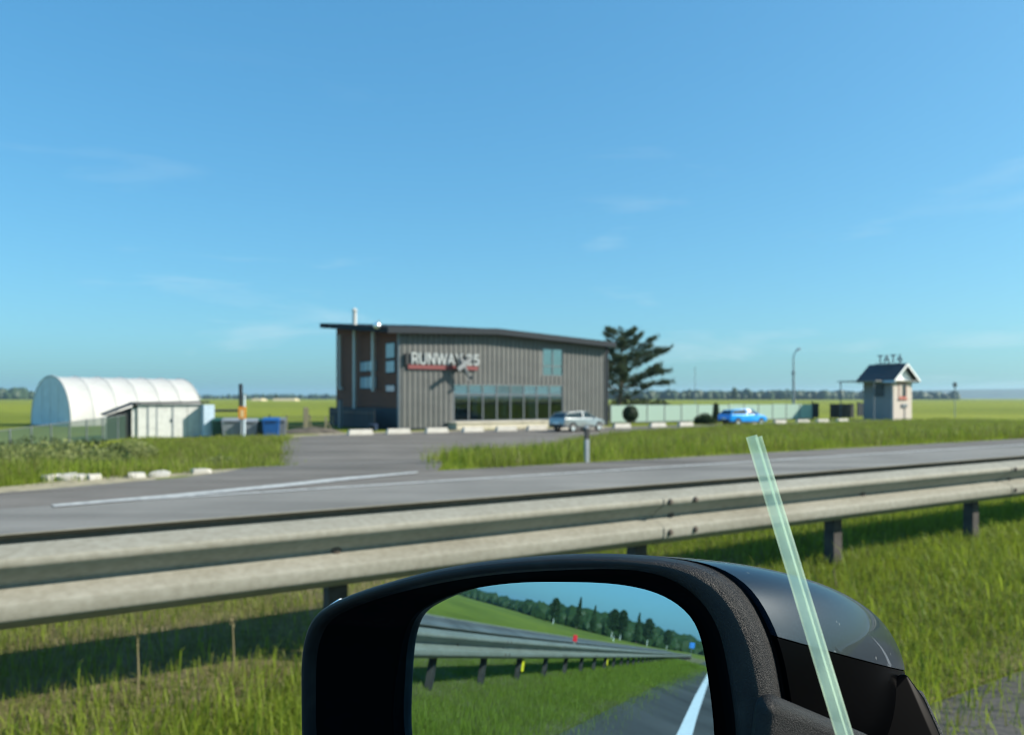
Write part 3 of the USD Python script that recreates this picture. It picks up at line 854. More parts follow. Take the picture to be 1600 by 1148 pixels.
fus = ori(tube([(-.85, 0, 0), (-.75, 0, 0), (-.4, 0, 0), (.1, 0, 0), (.7, 0, .02), (1.05, 0, .05)], [.05, .15, .20, .19, .10, .04], 14))
obj('fuselage', fus, model_grey, pl, smooth=40)
obj('wing', ori(rbox(-.38, -.02, -1.05, 1.05, .14, .20, .025)), model_grey, pl)
obj('tailplane', ori(rbox(.85, 1.05, -.38, .38, .03, .07, .018)), model_grey, pl)
obj('fin', ori(rbox(.82, 1.06, -.02, .02, .05, .40, .018)), model_grey, pl)
obj('propeller', [ori(bar((-.87, 0, -.42), (-.87, 0, .42), .05, .02)), ori(xf(trimesh.creation.icosphere(1, .07), (-.87, 0, 0)))], black_mat, pl)
for yy in (-.28, .28):
    obj('wheel', ori(xf(trimesh.creation.cylinder(.13, .07, sections=14), (-.35, yy, -.32), 0, 90)), black_mat, pl)
obj('mount_arm', bar((0, 0, 0), (0, .68, 0), .08), black_mat, pl)

# dark screen and bin below the brick wall
def front(name, label, cat, x, y, rz=RZ, group=None):
    p = BO + ES * x + ET * y
    return thing(name, label, cat, (p[0], p[1], bz), rz, group)


scr = front('dark_screen', 'dark board screen at the foot of the brick side wall', 'screen', -1.6, 1.0, RZ + 90)
for k in range(10):
    obj('board', box(.02 + k * 1.05, 1.03 + k * 1.05, -.02, .02, .06, 1.55 + .03 * (k % 2)), trim_dark, scr)
obj('rail', box(0, 10.5, .02, .06, 1.2, 1.28), black_mat, scr)
tp = front('screen_post', 'tall grey post standing before the dark screen', 'post', -2.4, 6.3)
obj('shaft', box(-.13, .13, -.13, .13, 0, 2.2), trim_mid, tp)
obj('cap', rbox(-.15, .15, -.15, .15, 2.204, 2.27, .02), trim_dark, tp)
bn = front('navy_bench', 'low navy blue bench at the corner of the dark screen', 'bench', -2.0, .2, RZ + 60)
obj('seat', rbox(-.8, .8, -.22, .22, .36, .46, .03), navy_mat, bn)
obj('side_panel', box(-.72, -.66, -.2, .2, 0, .36), trim_dark, bn)
obj('side_panel', box(.66, .72, -.2, .2, 0, .36), trim_dark, bn)
obj('front_panel', box(-.66, .66, -.19, -.16, .02, .355), navy_mat, bn)

# ------------------------------------------------------------------ kerb blocks of the lot
blocks = [(543, 583), (600, 645), (660, 705), (718, 760), (772, 810), (825, 852), (870, 896), (912, 942), (958, 985), (1010, 1045), (1056, 1086), (1136, 1156), (1170, 1192), (1205, 1232), (1243, 1265), (1273, 1297), (1305, 1327)]
names = ['leftmost', 'second', 'third', 'fourth', 'fifth', 'sixth', 'seventh', 'eighth', 'ninth', 'tenth', 'eleventh', 'twelfth', 'thirteenth', 'fourteenth', 'fifteenth', 'sixteenth', 'rightmost']
first = None
for k, (a, b) in enumerate(blocks):
    p, sa = on_line((a + b) / 2, 46.6)
    p = p + ES * 0.0
    lab = f'{names[k]} white kerb block from the left along the parking lot edge' if names[k] not in ('leftmost', 'rightmost') else f'{names[k]} white kerb block along the parking lot edge'
    loc = (p[0], p[1], zxy(*p) + .02)
    if first is None:
        first = thing('kerb_block', lab, 'kerb block', loc, RZ + 1.5, 'white kerb blocks along the parking lot')
        obj('block', hull([(x, y, z) for x in (-.80, .80) for y in (-.15, .15) for z in (.02, .10)] + [(x, y, .33) for x in (-.74, .74) for y in (-.10, .10)], .02, 6), kerb_white, first)
    else:
        copy_of(first, 'kerb_block', lab, loc, RZ + (k * 37 % 7 - 3) * .8, 'white kerb blocks along the parking lot')
# broken white stones on the bank by the junction
stones = [(82, 11.9, .22, 'leftmost of the four whitewashed stones in a row on the left bank'), (106, 11.95, .20, 'second whitewashed stone of the row of four on the left bank'), (128, 12.05, .20, 'third whitewashed stone of the row of four on the left bank'), (147, 12.1, .17, 'last whitewashed stone of the row of four on the left bank'), (213, 12.5, .20, 'single whitewashed stone right of the row of four'), (251, 12.75, .22, 'tilted whitewashed stone in the middle of the bank edge'), (315, 13.5, .26, 'rightmost whitewashed stone on the bank edge near the junction')]
for k, (px, d, L, lab) in enumerate(stones):
    p = at(px, d)
    r5 = np.random.default_rng(k + 3)
    o = thing('white_stone', lab, 'stone', (p[0], p[1], p[2] + .01), RZ + r5.normal() * 8, 'whitewashed stones on the left bank')
    obj('stone', hull([(x * L * .55 + r5.normal() * .015, y * .08 + r5.normal() * .01, z + r5.normal() * .012) for x in (-1, -.3, .4, 1) for y in (-1, 1) for z in (-.02, .06)], .012, 6), kerb_white, o)

# ------------------------------------------------------------------ hangar
al = math.radians(50)
ha, hw = np.array([math.cos(al), math.sin(al)]), np.array([-math.sin(al), math.cos(al)])
hc = np.array([(110 - 800) / F * 64, 64.0])
HL, HWD, HH = 11.6, 9.0, 4.32
hang = thing('arched_hangar', 'white arched membrane hangar with ribs behind the netting fence at left', 'hangar', (hc[0], hc[1], -1.08), 50.0)
nseg, nb = 28, 6
bay = HL / nb
for k in range(nb):
    u = np.linspace(0, 1, 7)
    rows = []
    for q in u:
        bul = 1 - .020 * math.sin(q * math.pi) ** .7
        th = np.linspace(0, np.pi, nseg)
        y = HWD / 2 * (1 - np.cos(th) * bul)
        z = HH * np.sin(th) ** .86 * bul
        rows.append(np.column_stack([np.full(nseg, (k + q) * bay), y, z]))
    Vv = np.vstack(rows)
    i = np.arange(7 * nseg).reshape(7, nseg)
    q4 = np.stack([i[:-1, :-1], i[1:, :-1], i[1:, 1:], i[:-1, 1:]], -1).reshape(-1, 4)
    obj('membrane_bay', (Vv, q4), white_mem, hang, smooth=True)
th = np.linspace(0, np.pi, 30)
for k in range(nb + 1):
    arch = np.column_stack([np.full(30, np.clip(k * bay, .06, HL - .06)), HWD / 2 * (1 - np.cos(th)), HH * np.sin(th) ** .86])
    obj('arch_rib', tube(arch, .035 if k else .09, 8), white_mem, hang, smooth=60)
for x in (0.02, HL - .06):
    poly = [(HWD / 2 * (1 - math.cos(a)) * .995 + .01, HH * .99 * math.sin(a) ** .86) for a in np.linspace(0, np.pi, 30)]
    e = obj('end_wall', prism(poly, .04, 'x', x), grey_end, hang)
    if x < 1:
        obj('seam', [box(-.01, .02, HWD * f - .015, HWD * f + .015, 0, HH * .9 * math.sin(math.acos(1 - 2 * f)) ** .86) for f in (.3, .5, .7)], grey_end, e)

# netting fence in front of the hangar
pA, pB = at(-60, 33.0), at(206, 45.5)
nf = thing('netting_fence', 'low fence of dark green netting on posts in front of the hangar', 'fence', (0, 0, 0), 0)
n = 9
for k in range(n + 1):
    u = k / n
    p = pA + (pB - pA) * u
    top = -.30 + .66 * u
    obj('post', box(p[0] - .03, p[0] + .03, p[1] - .03, p[1] + .03, p[2] - .1, top + .04), trim_mid, nf)
    if k < n:
        q = pA + (pB - pA) * (k + 1) / n
        tq = -.30 + .66 * (k + 1) / n
        obj('net_panel', (np.array([(p[0], p[1] - .035, p[2]), (q[0], q[1] - .035, q[2]), (q[0], q[1] - .035, tq), (p[0], p[1] - .035, top)]), np.array([[0, 1, 2, 3]])), net_mat, nf)
        obj('top_wire', bar((p[0], p[1] - .04, top), (q[0], q[1] - .04, tq), .03), trim_mid, nf)

# ------------------------------------------------------------------ white shed with lean-to, bins
so = at(215, 45)
shed = thing('white_shed', 'white sheet metal shed with dark lean-to beside the waste bins', 'shed', (so[0], so[1], so[2] - .02), RZ)
SL, SH = 3.7, 2.02
obj('frame', [box(0.02, SL, .03, 3.2, .0, SH - .02)], trim_mid, shed)
for k, (a, b) in enumerate(((0, .55), (.57, 1.02), (1.04, 1.9), (1.92, 2.7), (2.72, 3.7))):
    p = obj('wall_panel', box(a + .006, b - .006, -.03 if k != 1 else -.05, .03, .04, SH - .05), white_panel, shed)
for x in (.56, 1.03, 1.91):
    obj('corner_strip', box(x - .03, x + .03, -.075, -.03, .04, SH - .05), grey_bin, shed)
obj('handle', rbox(1.80, 1.84, -.10, -.03, .95, 1.15, .01), black_mat, shed)
obj('roof', prism([(-.12, SH + .02), (SL + .25, SH + .06), (SL + .25, SH + .16), (-.12, SH + .12)], 3.7, 'y', -.25), trim_dark, shed)
lt = obj('lean_to_roof', hull([(-1.75, -.1, 1.38), (-1.75, 3.0, 1.38), (-.13, -.1, SH + .02), (-.13, 3.0, SH + .02), (-1.75, -.1, 1.45), (-1.75, 3.0, 1.45), (-.13, -.1, SH + .10), (-.13, 3.0, SH + .10)]), trim_dark, shed)
obj('lean_to_wall', prism([(-1.65, 0), (-.02, 0), (-.02, 1.95), (-1.65, 1.36)], .05, 'y', .25), black_mat, shed)  # black sheet painted in for the shade inside the open lean-to
obj('lean_to_post', box(-1.70, -1.62, -.02, .06, 0, 1.40), white_panel, shed)
obj('side_door', box(-.30, -.04, .10, .16, .1, 1.8), white_panel, shed)
cb = at(325, 46.5)
bc = thing('blue_grey_cabinet', 'pale blue grey cabinet standing at the right end of the white shed', 'cabinet', cb, RZ)
obj('body', rbox(-.30, .32, -.3, .5, .05, 1.95, .02), blue_panel, bc)
obj('plinth', box(-.32, .34, -.32, .52, 0, .046), trim_dark, bc)


def bin_(label, px, d, w, h, material, name='waste_bin'):
    p = at(px, d)
    o = thing(name, label, 'waste bin', p, RZ * .45, 'waste bins in a row beside the shed')
    obj('tub', hull([(-w * .42, -.36, .14), (w * .42, -.36, .14), (-w * .42, .30, .14), (w * .42, .30, .14), (-w * .5, -.46, h - .14), (w * .5, -.46, h - .14), (-w * .5, .40, h - .14), (w * .5, .40, h - .14)], .02, 6), material, o)
    obj('lid', hull([(-w * .52, -.48, h - .10), (w * .52, -.48, h - .10), (-w * .52, .44, h - .06), (w * .52, .44, h - .06), (-w * .45, -.2, h), (w * .45, -.2, h), (-w * .45, .3, h + .04), (w * .45, .3, h + .04)], .015, 6), material, o)
    for sx in (-1, 1):
        for sy in (-.28, .22):
            obj('wheel', xf(trimesh.creation.cylinder(.08, .05, sections=12), (sx * w * .36, sy, .08), 0, 0, 90), rubber, o)
    obj('handle', bar((-w * .35, -.50, h - .2), (w * .35, -.50, h - .2), .03), black_mat, o)
    return o


bin_('dark green waste bin next to the pale blue cabinet', 341, 46.5, .62, 1.12, green_bin)
bin_('left grey waste bin under the dark canopy', 362, 46.2, 1.05, 1.12, grey_bin)
bin_('right grey waste bin beside the signpost', 390, 46.2, .95, 1.08, grey_bin)
bin_('dark green waste bin between grey bin and blue bin', 405, 46.6, .55, 1.08, green_bin)
bin_('large blue waste bin at the end of the row', 424, 46.0, .95, 1.15, blue_bin)
bin_('dark grey waste bin right of the blue bin', 441, 46.8, .42, 1.12, trim_mid)
cp = at(354, 47.3)
can = thing('bin_canopy', 'low dark flat canopy over the bins', 'canopy', cp, RZ * .45)
obj('roof', rbox(-.95, .85, -.5, .5, 1.52, 1.66, .02), black_mat, can)
for sx in (-.85, .75):
    obj('post', box(sx - .03, sx + .03, .38, .44, 0, 1.52), black_mat, can)

# signpost with orange plate
spt = at(377, 44.5)
sp = thing('signpost', 'dark topped grey post with small orange sign plate before the bins', 'signpost', spt, 8)
obj('lower_shaft', tube([(0, 0, -.1), (0, 0, 1.75)], .075, 12), metal_grey, sp, smooth=40)
obj('upper_shaft', tube([(-.03, 0, 1.45), (-.03, 0, 3.18)], .105, 12), trim_dark, sp, smooth=40)
pt = obj('orange_plate', rbox(-.14, .30, -.16, -.12, 1.16, 1.86, .012), orange_mat, sp)
obj('pale_patch', box(.0, .17, -.166, -.161, 1.25, 1.68), mat('pale_orange', (.82, .58, .28), .5), pt)
obj('white_shaft', tube([(.17, 0, -.1), (.17, 0, 2.55)], .06, 12), mat('pale_post', (.5, .58, .62), .5), sp, smooth=40)

# brown post, wire fence and soil heap by the lot's left edge
hp = at(487, 52)
o = obj('soil_heap', None or (lambda g: trimesh.Trimesh(g[0], g[1], process=False))((lambda nn: (np.array([(hp[0] + 2.3 * rr * math.cos(a), hp[1] + 1.2 * rr * math.sin(a), hp[2] - .03 + .45 * (1 - rr ** 2) * (.7 + .6 * meshkit.noise(np.array([3 * rr * math.cos(a), 3 * rr * math.sin(a), 0.0]), 4))) for rr in np.linspace(0, 1, 8) for a in np.linspace(0, 2 * np.pi, 24, endpoint=False)]), np.array([t for i in range(7) for j in range(24) for t in ((i * 24 + j, (i + 1) * 24 + j, (i + 1) * 24 + (j + 1) % 24), (i * 24 + j, (i + 1) * 24 + (j + 1) % 24, i * 24 + (j + 1) % 24))])))(0)), soil_brown, smooth=True)
tag(o, 'low heap of dug brown soil left of the brick wall', 'soil heap')
for px, d, wd, ht, lab in ((478, 54, .34, 1.75, 'broad weathered wooden post beside the soil heap'), (509, 55, .14, 1.05, 'thin wooden stake between soil heap and brick wall'), (421, 60, .12, 1.1, 'thin wooden stake in the field behind the blue bin')):
    p = at(px, d)
    o = thing('wooden_post', lab, 'post', p, 20)
    obj('shaft', hull([(x * wd / 2, y * wd / 2, z) for x in (-1, 1) for y in (-1, 1) for z in (-.1, ht - .08)] + [(0, 0, ht)]), wood_old, o)
    obj('brace', bar((wd * .4, 0, ht * .75), (wd * .4 + .4, .1, 0), .05), wood_old, o)
p0, p1 = at(448, 56), at(520, 58)
wf = thing('wire_fence', 'thin sagging wire fence behind the soil heap', 'fence')
for zz in (.35, .7, 1.0):
    obj('wire', tube([(p0[0] + (p1[0] - p0[0]) * u, p0[1] + (p1[1] - p0[1]) * u, p0[2] + zz - .05 * math.sin(u * math.pi)) for u in np.linspace(0, 1, 8)], .012, 5), wood_old, wf)
for u in (0, .5, 1):
    p = p0 + (p1 - p0) * u
    obj('post', box(p[0] - .05, p[0] + .05, p[1] - .05, p[1] + .05, p[2] - .1, p[2] + 1.1), wood_old, wf)

# ------------------------------------------------------------------ pale green fence, shrubs, pine
gf = thing('sheet_fence', 'long fence of frosted pale green sheets behind the parked cars', 'fence', (0, 0, 0), RZ)
fs0, fs1, ft = 45.2, 74.2, 56.0
npan = 13
for k in range(npan):
    a = fs0 + (fs1 - fs0) * k / npan
    b = fs0 + (fs1 - fs0) * (k + 1) / npan
    z = float(zg(a, ft))
    obj('sheet', box(a + .05, b - .05, ft - .012, ft + .012, z + .14, z + 1.68 + .02 * (k * 5 % 3)), fence_sheet, gf)
    obj('post', box(a - .045, a + .045, ft - .04, ft + .04, z - .05, z + 1.78), trim_mid, gf)
    obj('rail', box(a + .045, b - .045, ft - .02, ft + .02, z + .06, z + .136), trim_mid, gf)
obj('post', box(fs1 - .06, fs1 + .06, ft - .06, ft + .06, -1.1, .95), trim_dark, gf)
obj('end_gate', box(fs1 + .08, fs1 + 1.1, ft - .02, ft + .02, -.9, .75), trim_dark, gf)


def shrub(name, label, px, d, rad, h, mt, n, leaf=.09, rot=0.0, cat='shrub'):
    p = at(px, d)
    o = thing(name, label, cat, p)
    v, f = leafy(int(px), n, rad, h, leaf)
    obj('foliage', trimesh.Trimesh(v, f, process=False), mt, o)
    obj('stem', tube([(0, 0, -.05), (0.02, 0, h * .6)], [.05, .02], 6), bark, o)
    return o


# round clipped shrub and the slim conifer in front of the fence
p = at(985, 68.5)
o = thing('round_shrub', 'dark round shrub in front of the frosted fence near the building corner', 'shrub', p)
r6 = np.random.default_rng(5)
d6 = r6.normal(size=(1500, 3)); d6 /= np.linalg.norm(d6, axis=1, keepdims=True)
c6 = d6 * (.62 + .10 * r6.random((1500, 1))) * (1, 1, 1.08) + (0, 0, .95)
e6 = np.cross(d6, r6.normal(size=(1500, 3))); e6 /= np.linalg.norm(e6, axis=1, keepdims=True)
g6 = np.cross(d6 + .6 * r6.normal(size=(1500, 3)), e6)
V6 = np.stack([c6 - e6 * .07, c6 + g6 * .05, c6 + e6 * .07, c6 - g6 * .05], 1).reshape(-1, 3)
q6 = np.arange(6000).reshape(-1, 4)
core = trimesh.creation.icosphere(2, .56); core.vertices *= (1, 1, 1.08); core.apply_translation((0, 0, .95))
obj('foliage', [core, trimesh.Trimesh(V6, np.vstack([q6[:, [0, 1, 2]], q6[:, [0, 2, 3]]]), process=False)], needles, o)
obj('trunk', tube([(0, 0, -.05), (0, 0, .6)], .06, 8), bark, o)


def needle_mesh(points, dirs, seed, n_per, length, width, spread):
    r = np.random.default_rng(seed)
    P = np.repeat(points, n_per, 0) + r.normal(size=(len(points) * n_per, 3)) * spread
    D = np.repeat(dirs, n_per, 0) + r.normal(size=P.shape) * .75
    D /= np.linalg.norm(D, axis=1, keepdims=True)
    E = np.cross(D, r.normal(size=P.shape)); E /= np.linalg.norm(E, axis=1, keepdims=True)
    L = length * (.6 + .8 * r.random((len(P), 1)))
    V = np.stack([P - E * width, P + E * width, P + D * L], 1).reshape(-1, 3)
    return trimesh.Trimesh(V, np.arange(len(V)).reshape(-1, 3), process=False)


p = at(1119, 71.5)
o = thing('slim_conifer', 'small slim dark conifer just left of the bright blue car', 'conifer', p)
hz = np.linspace(.15, 1.75, 60)
cpts = np.vstack([np.column_stack([.34 * (1.03 - hz / 1.8) * np.cos(hz * 37 + k), .34 * (1.03 - hz / 1.8) * np.sin(hz * 37 + k), hz]) for k in (0, 2.1, 4.2)])
obj('foliage', needle_mesh(cpts, cpts * (1, 1, 0) + (0, 0, .35), 9, 14, .20, .025, .06), needles, o)
obj('trunk', tube([(0, 0, -.05), (0, 0, 1.7)], [.05, .01], 8), bark, o)
shrub('dark_bush', 'bluish dark low bush left of the slim conifer at the fence', 1101, 71.0, .95, .95, leaves_dark, 1500, .10)

# low hedge-like shrubs at the pine's foot
for px, d, rad, h, lab in ((975, 82, 1.9, 2.6, 'olive shrub at the foot of the pine next to the building corner'), (1003, 83, 2.0, 2.4, 'middle olive shrub under the pine behind the fence'), (1030, 84, 1.7, 2.2, 'right olive shrub under the pine behind the fence')):
    shrub('olive_shrub', lab, px, d, rad, h, leaves_olive, 2600, .13)

pp_ = at(968, 80)
pine = thing('pine_tree', 'large dark pine with uneven layered boughs right of the building', 'tree', pp_)
HT = 9.7
trunk_pts = [(0, 0, -.2), (.05, 0, 2), (.2, 0, 4.5), (.25, 0, 7), (.25, 0, HT - .3)]
obj('trunk', tube(trunk_pts, [.24, .2, .15, .09, .02], 10), bark, pine, smooth=40)
limbs, npt, ndir = [], [], []
rp = np.random.default_rng(17)
cfg = []
for k in range(36):
    z = 2.0 + 7.0 * (k / 35) ** .9
    az = k * 2.4 + rp.normal() * .3
    L = (4.7 * (1 - (z - 1.5) / 9.0) ** .75 + .35) * (.65 + .5 * rp.random())
    cfg.append((z, az, L, .22 + .25 * rp.random()))
cfg += [(6.7, -.05, 3.6, .42), (5.3, .02, 5.0, .30), (4.3, -.15, 4.4, .05), (3.6, .1, 4.9, -.06), (7.4, .1, 2.4, .60), (5.0, 3.0, 3.0, .3), (6.0, .05, 4.0, .22)]
for z, az, L, up in cfg:
    x0 = np.interp(z, [p_[2] for p_ in trunk_pts], [p_[0] for p_ in trunk_pts])
    d = np.array([math.cos(az), math.sin(az), up]); d /= np.linalg.norm(d)
    u = np.linspace(0, 1, 6)
    path = np.array([x0, 0, z]) + d * (u * L)[:, None] + np.array([0, 0, 1])[None] * (.14 * L * u ** 2)[:, None]
    limbs.append(tube(path, np.linspace(.06, .012, 6) * (.5 + L / 6), 6))
    nn = int(9 + 14 * L)
    for uu in np.concatenate([rp.uniform(.22, 1.03, nn // 2), rp.normal(.90, .10, nn - nn // 2)]):
        q = path[0] + (path[-1] - path[0]) * uu
        side = np.cross(d, (0, 0, 1)); side /= np.linalg.norm(side)
        off = side * rp.normal() * .28 * (1.15 - uu * .6) * min(L, 3) * .5
        npt.append(q + off + (0, 0, rp.normal() * .08)); ndir.append(d * .6 + off * .5 + (0, 0, .45))
for zz in np.linspace(7.4, HT, 26):
    npt.append(np.array([.25 + rp.normal() * .12, rp.normal() * .12, zz])); ndir.append(np.array([rp.normal() * .4, rp.normal() * .4, 1]))
obj('limb', limbs, bark, pine, kind='stuff')
obj('crown', needle_mesh(np.array(npt), np.array(ndir), 3, 14, .34, .028, .09), needles, pine)

# ------------------------------------------------------------------ cars
def make_car(name, label, paint, loc, rz, van=0.0):
    o = thing(name, label, 'car', loc, rz)
    W = .86
    def mirror(ps, w):
        return [(x, sgn * w_, z) for (x, z, w_) in [(p[0], p[1], w * p[2]) for p in ps] for sgn in (-1, 1)]
    low = m3.Manifold.batch_hull([m3.Manifold.sphere(.07, 12).translate((x, s * w, z)) for (x, w, z) in ((-2.02, .70, .42), (-2.05, .72, .62), (-1.98, .74, .92), (2.0, .62, .42), (2.05, .62, .58), (1.75, .70, .76), (.95, .76, .90), (-1.0, .80, .40), (1.0, .80, .40), (-.8, .79, .90), (0, .80, .6)) for s in (-1, 1)])
    for x in (-1.28, 1.30):
        low = low - m3.Manifold.cylinder(2.2, .36, .36, 28).rotate((90, 0, 0)).translate((x, 1.1, .33))
        low = low + m3.Manifold.cube((.70, 1.2, .4)).translate((x - .35, -.6, .35))
    body = obj('body', low, paint, o, smooth=35)
    cab = [(-1.95, 1.0, .68), (-1.62, 1.28, .56), (-.2, 1.38, .57), (.35, 1.33, .55), (1.15, .93, .68)]
    gl = m3.Manifold.batch_hull([m3.Manifold.sphere(.04, 10).translate((x, s * w, z - .02)) for (x, z, w) in cab for s in (-1, 1)])
    obj('windows', gl, car_glass, o, smooth=35)
    rf_ = m3.Manifold.batch_hull([m3.Manifold.sphere(.035, 10).translate((x, s * w, z)) for (x, z, w) in ((-1.60, 1.30, .55), (-.2, 1.405, .56), (.30, 1.36, .54)) for s in (-1, 1)])
    obj('roof', rf_, paint, o, smooth=35)
    for s in (-1, 1):
        for (a, b) in (((-1.97, .69, .97), (-1.62, .575, 1.32)), ((-.25, .785, .93), (-.25, .60, 1.42)), ((1.13, .70, .93), (.36, .575, 1.39))):
            obj('pillar', bar((a[0], s * a[1], a[2]), (b[0], s * (b[1] + .02), b[2]), .06), paint, o)
        obj('headlight', hull([(1.93, s * .48, .62), (1.80, s * .68, .62), (1.72, s * .70, .74), (1.95, s * .45, .68)], .05, 8), lamp_clear, o)
        obj('tail_light', hull([(-2.02, s * .56, .72), (-1.98, s * .75, .72), (-1.96, s * .72, .90), (-2.02, s * .58, .88)], .04, 8), lamp_red, o)
        obj('door_mirror', hull([(.72, s * .90, .96), (.80, s * .96, .96), (.72, s * .96, 1.05), (.80, s * .90, 1.05)], .035, 8), paint, o)
        obj('sill', box(-.9, .9, s * .82 - .03, s * .82 + .03, .25, .36), black_mat, o)
        for x in (-1.28, 1.30):
            t = obj('wheel', xf(lathe([(.20, -.10), (.29, -.10), (.32, -.06), (.32, .06), (.29, .10), (.20, .10)], 24), (x, s * .74, .32), 0, 90), rubber, o, smooth=40)
            obj('rim', xf(lathe([(0, -.05), (.08, -.07), (.20, -.085), (.20, .085), (.08, .07), (0, .05)], 16), (x, s * .765, .32), 0, 90), rim_mat, t)
    obj('bumper', hull([(-2.10, s * .62, z) for s in (-1, 1) for z in (.34, .50)] + [(-1.9, s * .78, z) for s in (-1, 1) for z in (.34, .50)], .03, 8), black_mat, o)
    obj('number_plate', box(-2.145, -2.12, -.26, .26, .56, .67), white_paint, o)
    return o


def car_at(px, d):
    p = at(px, d)
    return (p[0], p[1], p[2] + .02)


make_car('silver_car', 'silver hatchback parked before the glazed front of the building', silver_paint, car_at(903, 54.5), 40)
make_car('blue_car', 'bright blue car parked in front of the frosted green fence', blue_paint, car_at(1161, 66.0), 26)

# ------------------------------------------------------------------ kiosk
kc = at(1393, 82.0)
kio = thing('gate_kiosk', 'small tall rendered kiosk with navy gable roof at the right end of the lot', 'kiosk', kc, RZ)
KW, KD, KH = 3.4, 3.1, 4.35        # along the road, across
hs = [(1.55, 2.75, 2.35, 4.0)]
obj('side_wall', box(0, .2, .0, KD, 0, KH), stucco_shaded, kio)
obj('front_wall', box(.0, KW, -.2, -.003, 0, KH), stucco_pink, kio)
obj('side_wall', box(KW - .2, KW, 0, KD, 0, KH), stucco_shaded, kio)
obj('rear_wall', box(0, KW, KD, KD + .2, 0, KH), stucco_shaded, kio)
f = obj('window', box(-.04, 0, .75, 2.15, 2.45, 4.0), trim_mid, kio)
obj('pane', box(-.055, -.04, .85, 2.05, 2.55, 3.9), car_glass, f)
f = obj('window', box(.95, 2.35, -.25, -.2, 2.35, 4.0), red_frame, kio)
obj('pane', box(1.55, 2.25, -.265, -.25, 2.55, 3.9), car_glass, f)
obj('blind', box(1.02, 1.50, -.262, -.25, 2.55, 3.9), stucco_pink, f)
obj('sill', rbox(.85, 2.5, -.36, -.2, 2.20, 2.33, .02), red_frame, kio)
obj('wall_box', rbox(1.4, 2.4, -.32, -.2, 1.35, 1.75, .03), trim_mid, kio)
obj('downpipe', tube([(2.0, -.26, 0), (2.0, -.26, 1.35)], .04, 8), trim_mid, kio)
ex, ez = .62, 6.0
mid = KW / 2
for sgn in (-1, 1):
    e0 = -ex if sgn < 0 else KW + ex
    obj('roof_slope', hull([(mid, -.75, ez), (mid, KD + .6, ez), (e0, -.75, KH - .10), (e0, KD + .6, KH - .10), (mid, -.75, ez + .10), (mid, KD + .6, ez + .10), (e0, -.75, KH), (e0, KD + .6, KH)]), roof_navy, kio)
    obj('eave_board', box(min(e0, e0 - sgn * .06), max(e0, e0 - sgn * .06), -.74, KD + .58, KH - .32, KH - .105), blue_panel, kio)
    obj('barge_board', bar((mid, -.78, ez - .02), (e0, -.78, KH - .16), .05, .20), white_paint, kio)
for yy in (-.2, KD):
    obj('gable', prism([(-.02, KH), (KW + .02, KH), (mid, ez - .05)], .15, 'y', yy + .004), white_paint, kio)
obj('soffit', box(-ex + .06, KW + ex - .06, -.72, -.205, KH - .14, KH - .10), white_paint, kio)
# lean-to canopy to the left of the kiosk
obj('canopy_roof', rbox(-1.9, -.05, .6, 5.2, KH - .22, KH - .10, .02), trim_mid, kio)
for yy in (.9, 4.9):
    obj('canopy_post', box(-1.75, -1.67, yy - .04, yy + .04, 0, KH - .22), trim_mid, kio)
# lettering on the ridge
lt4 = thing('roof_sign', 'dark open letters on a frame along the kiosk roof ridge', 'sign', (kc[0] + ES[0] * mid, kc[1] + ES[1] * mid, kc[2] + ez + .1), RZ)
tx = meshkit.text_mesh('TAT4', .80, .06, bold=True)
tx = tx.split(only_watertight=False)
for i in np.argsort([q.vertices[:, 0].min() for q in tx]):
    q = tx[i].copy(); v = q.vertices.copy()
    # reads from the left side of the kiosk, which faces -x locally: text runs from +y to -y
    q.vertices = np.stack([-v[:, 2], 2.75 - v[:, 0] * 1.02, v[:, 1] + .18], 1)
    obj('letter', q, trim_mid, lt4)
obj('frame', [box(-.03, .03, .0, 2.9, .03, .09), box(-.03, .03, .0, .06, -.02, .2), box(-.03, .03, 2.84, 2.9, -.02, .2), box(-.03, .03, 1.4, 1.46, -.02, .2)], trim_mid, lt4)

# dark enclosure left of the kiosk
en = on_line(1298, 54.0)[0]
e = thing('dark_enclosure', 'low dark board enclosure left of the kiosk', 'fence', (en[0], en[1], zxy(*en)), RZ)
for k in range(5):
    obj('panel', box(.02 + k * .84, .82 + k * .84, -.02, .02, .18, 1.72 - .02 * (k % 2)), black_mat, e)
for k in range(6):
    obj('post', box(k * .84 - .03, k * .84 + .03, .025, .085, 0, 1.76), black_mat, e)
e2 = on_line(1340, 57.5)[0]
e = thing('dark_enclosure', 'dark sloping board fence against the kiosk wall', 'fence', (e2[0], e2[1], zxy(*e2)), RZ)
for k in range(4):
    obj('panel', box(.02 + k * .8, .78 + k * .8, -.02, .02, .18, 1.85 - .14 * k), trim_dark, e)
    obj('post', box(k * .8 - .03, k * .8 + .03, .025, .085, 0, 1.9 - .14 * k), black_mat, e)

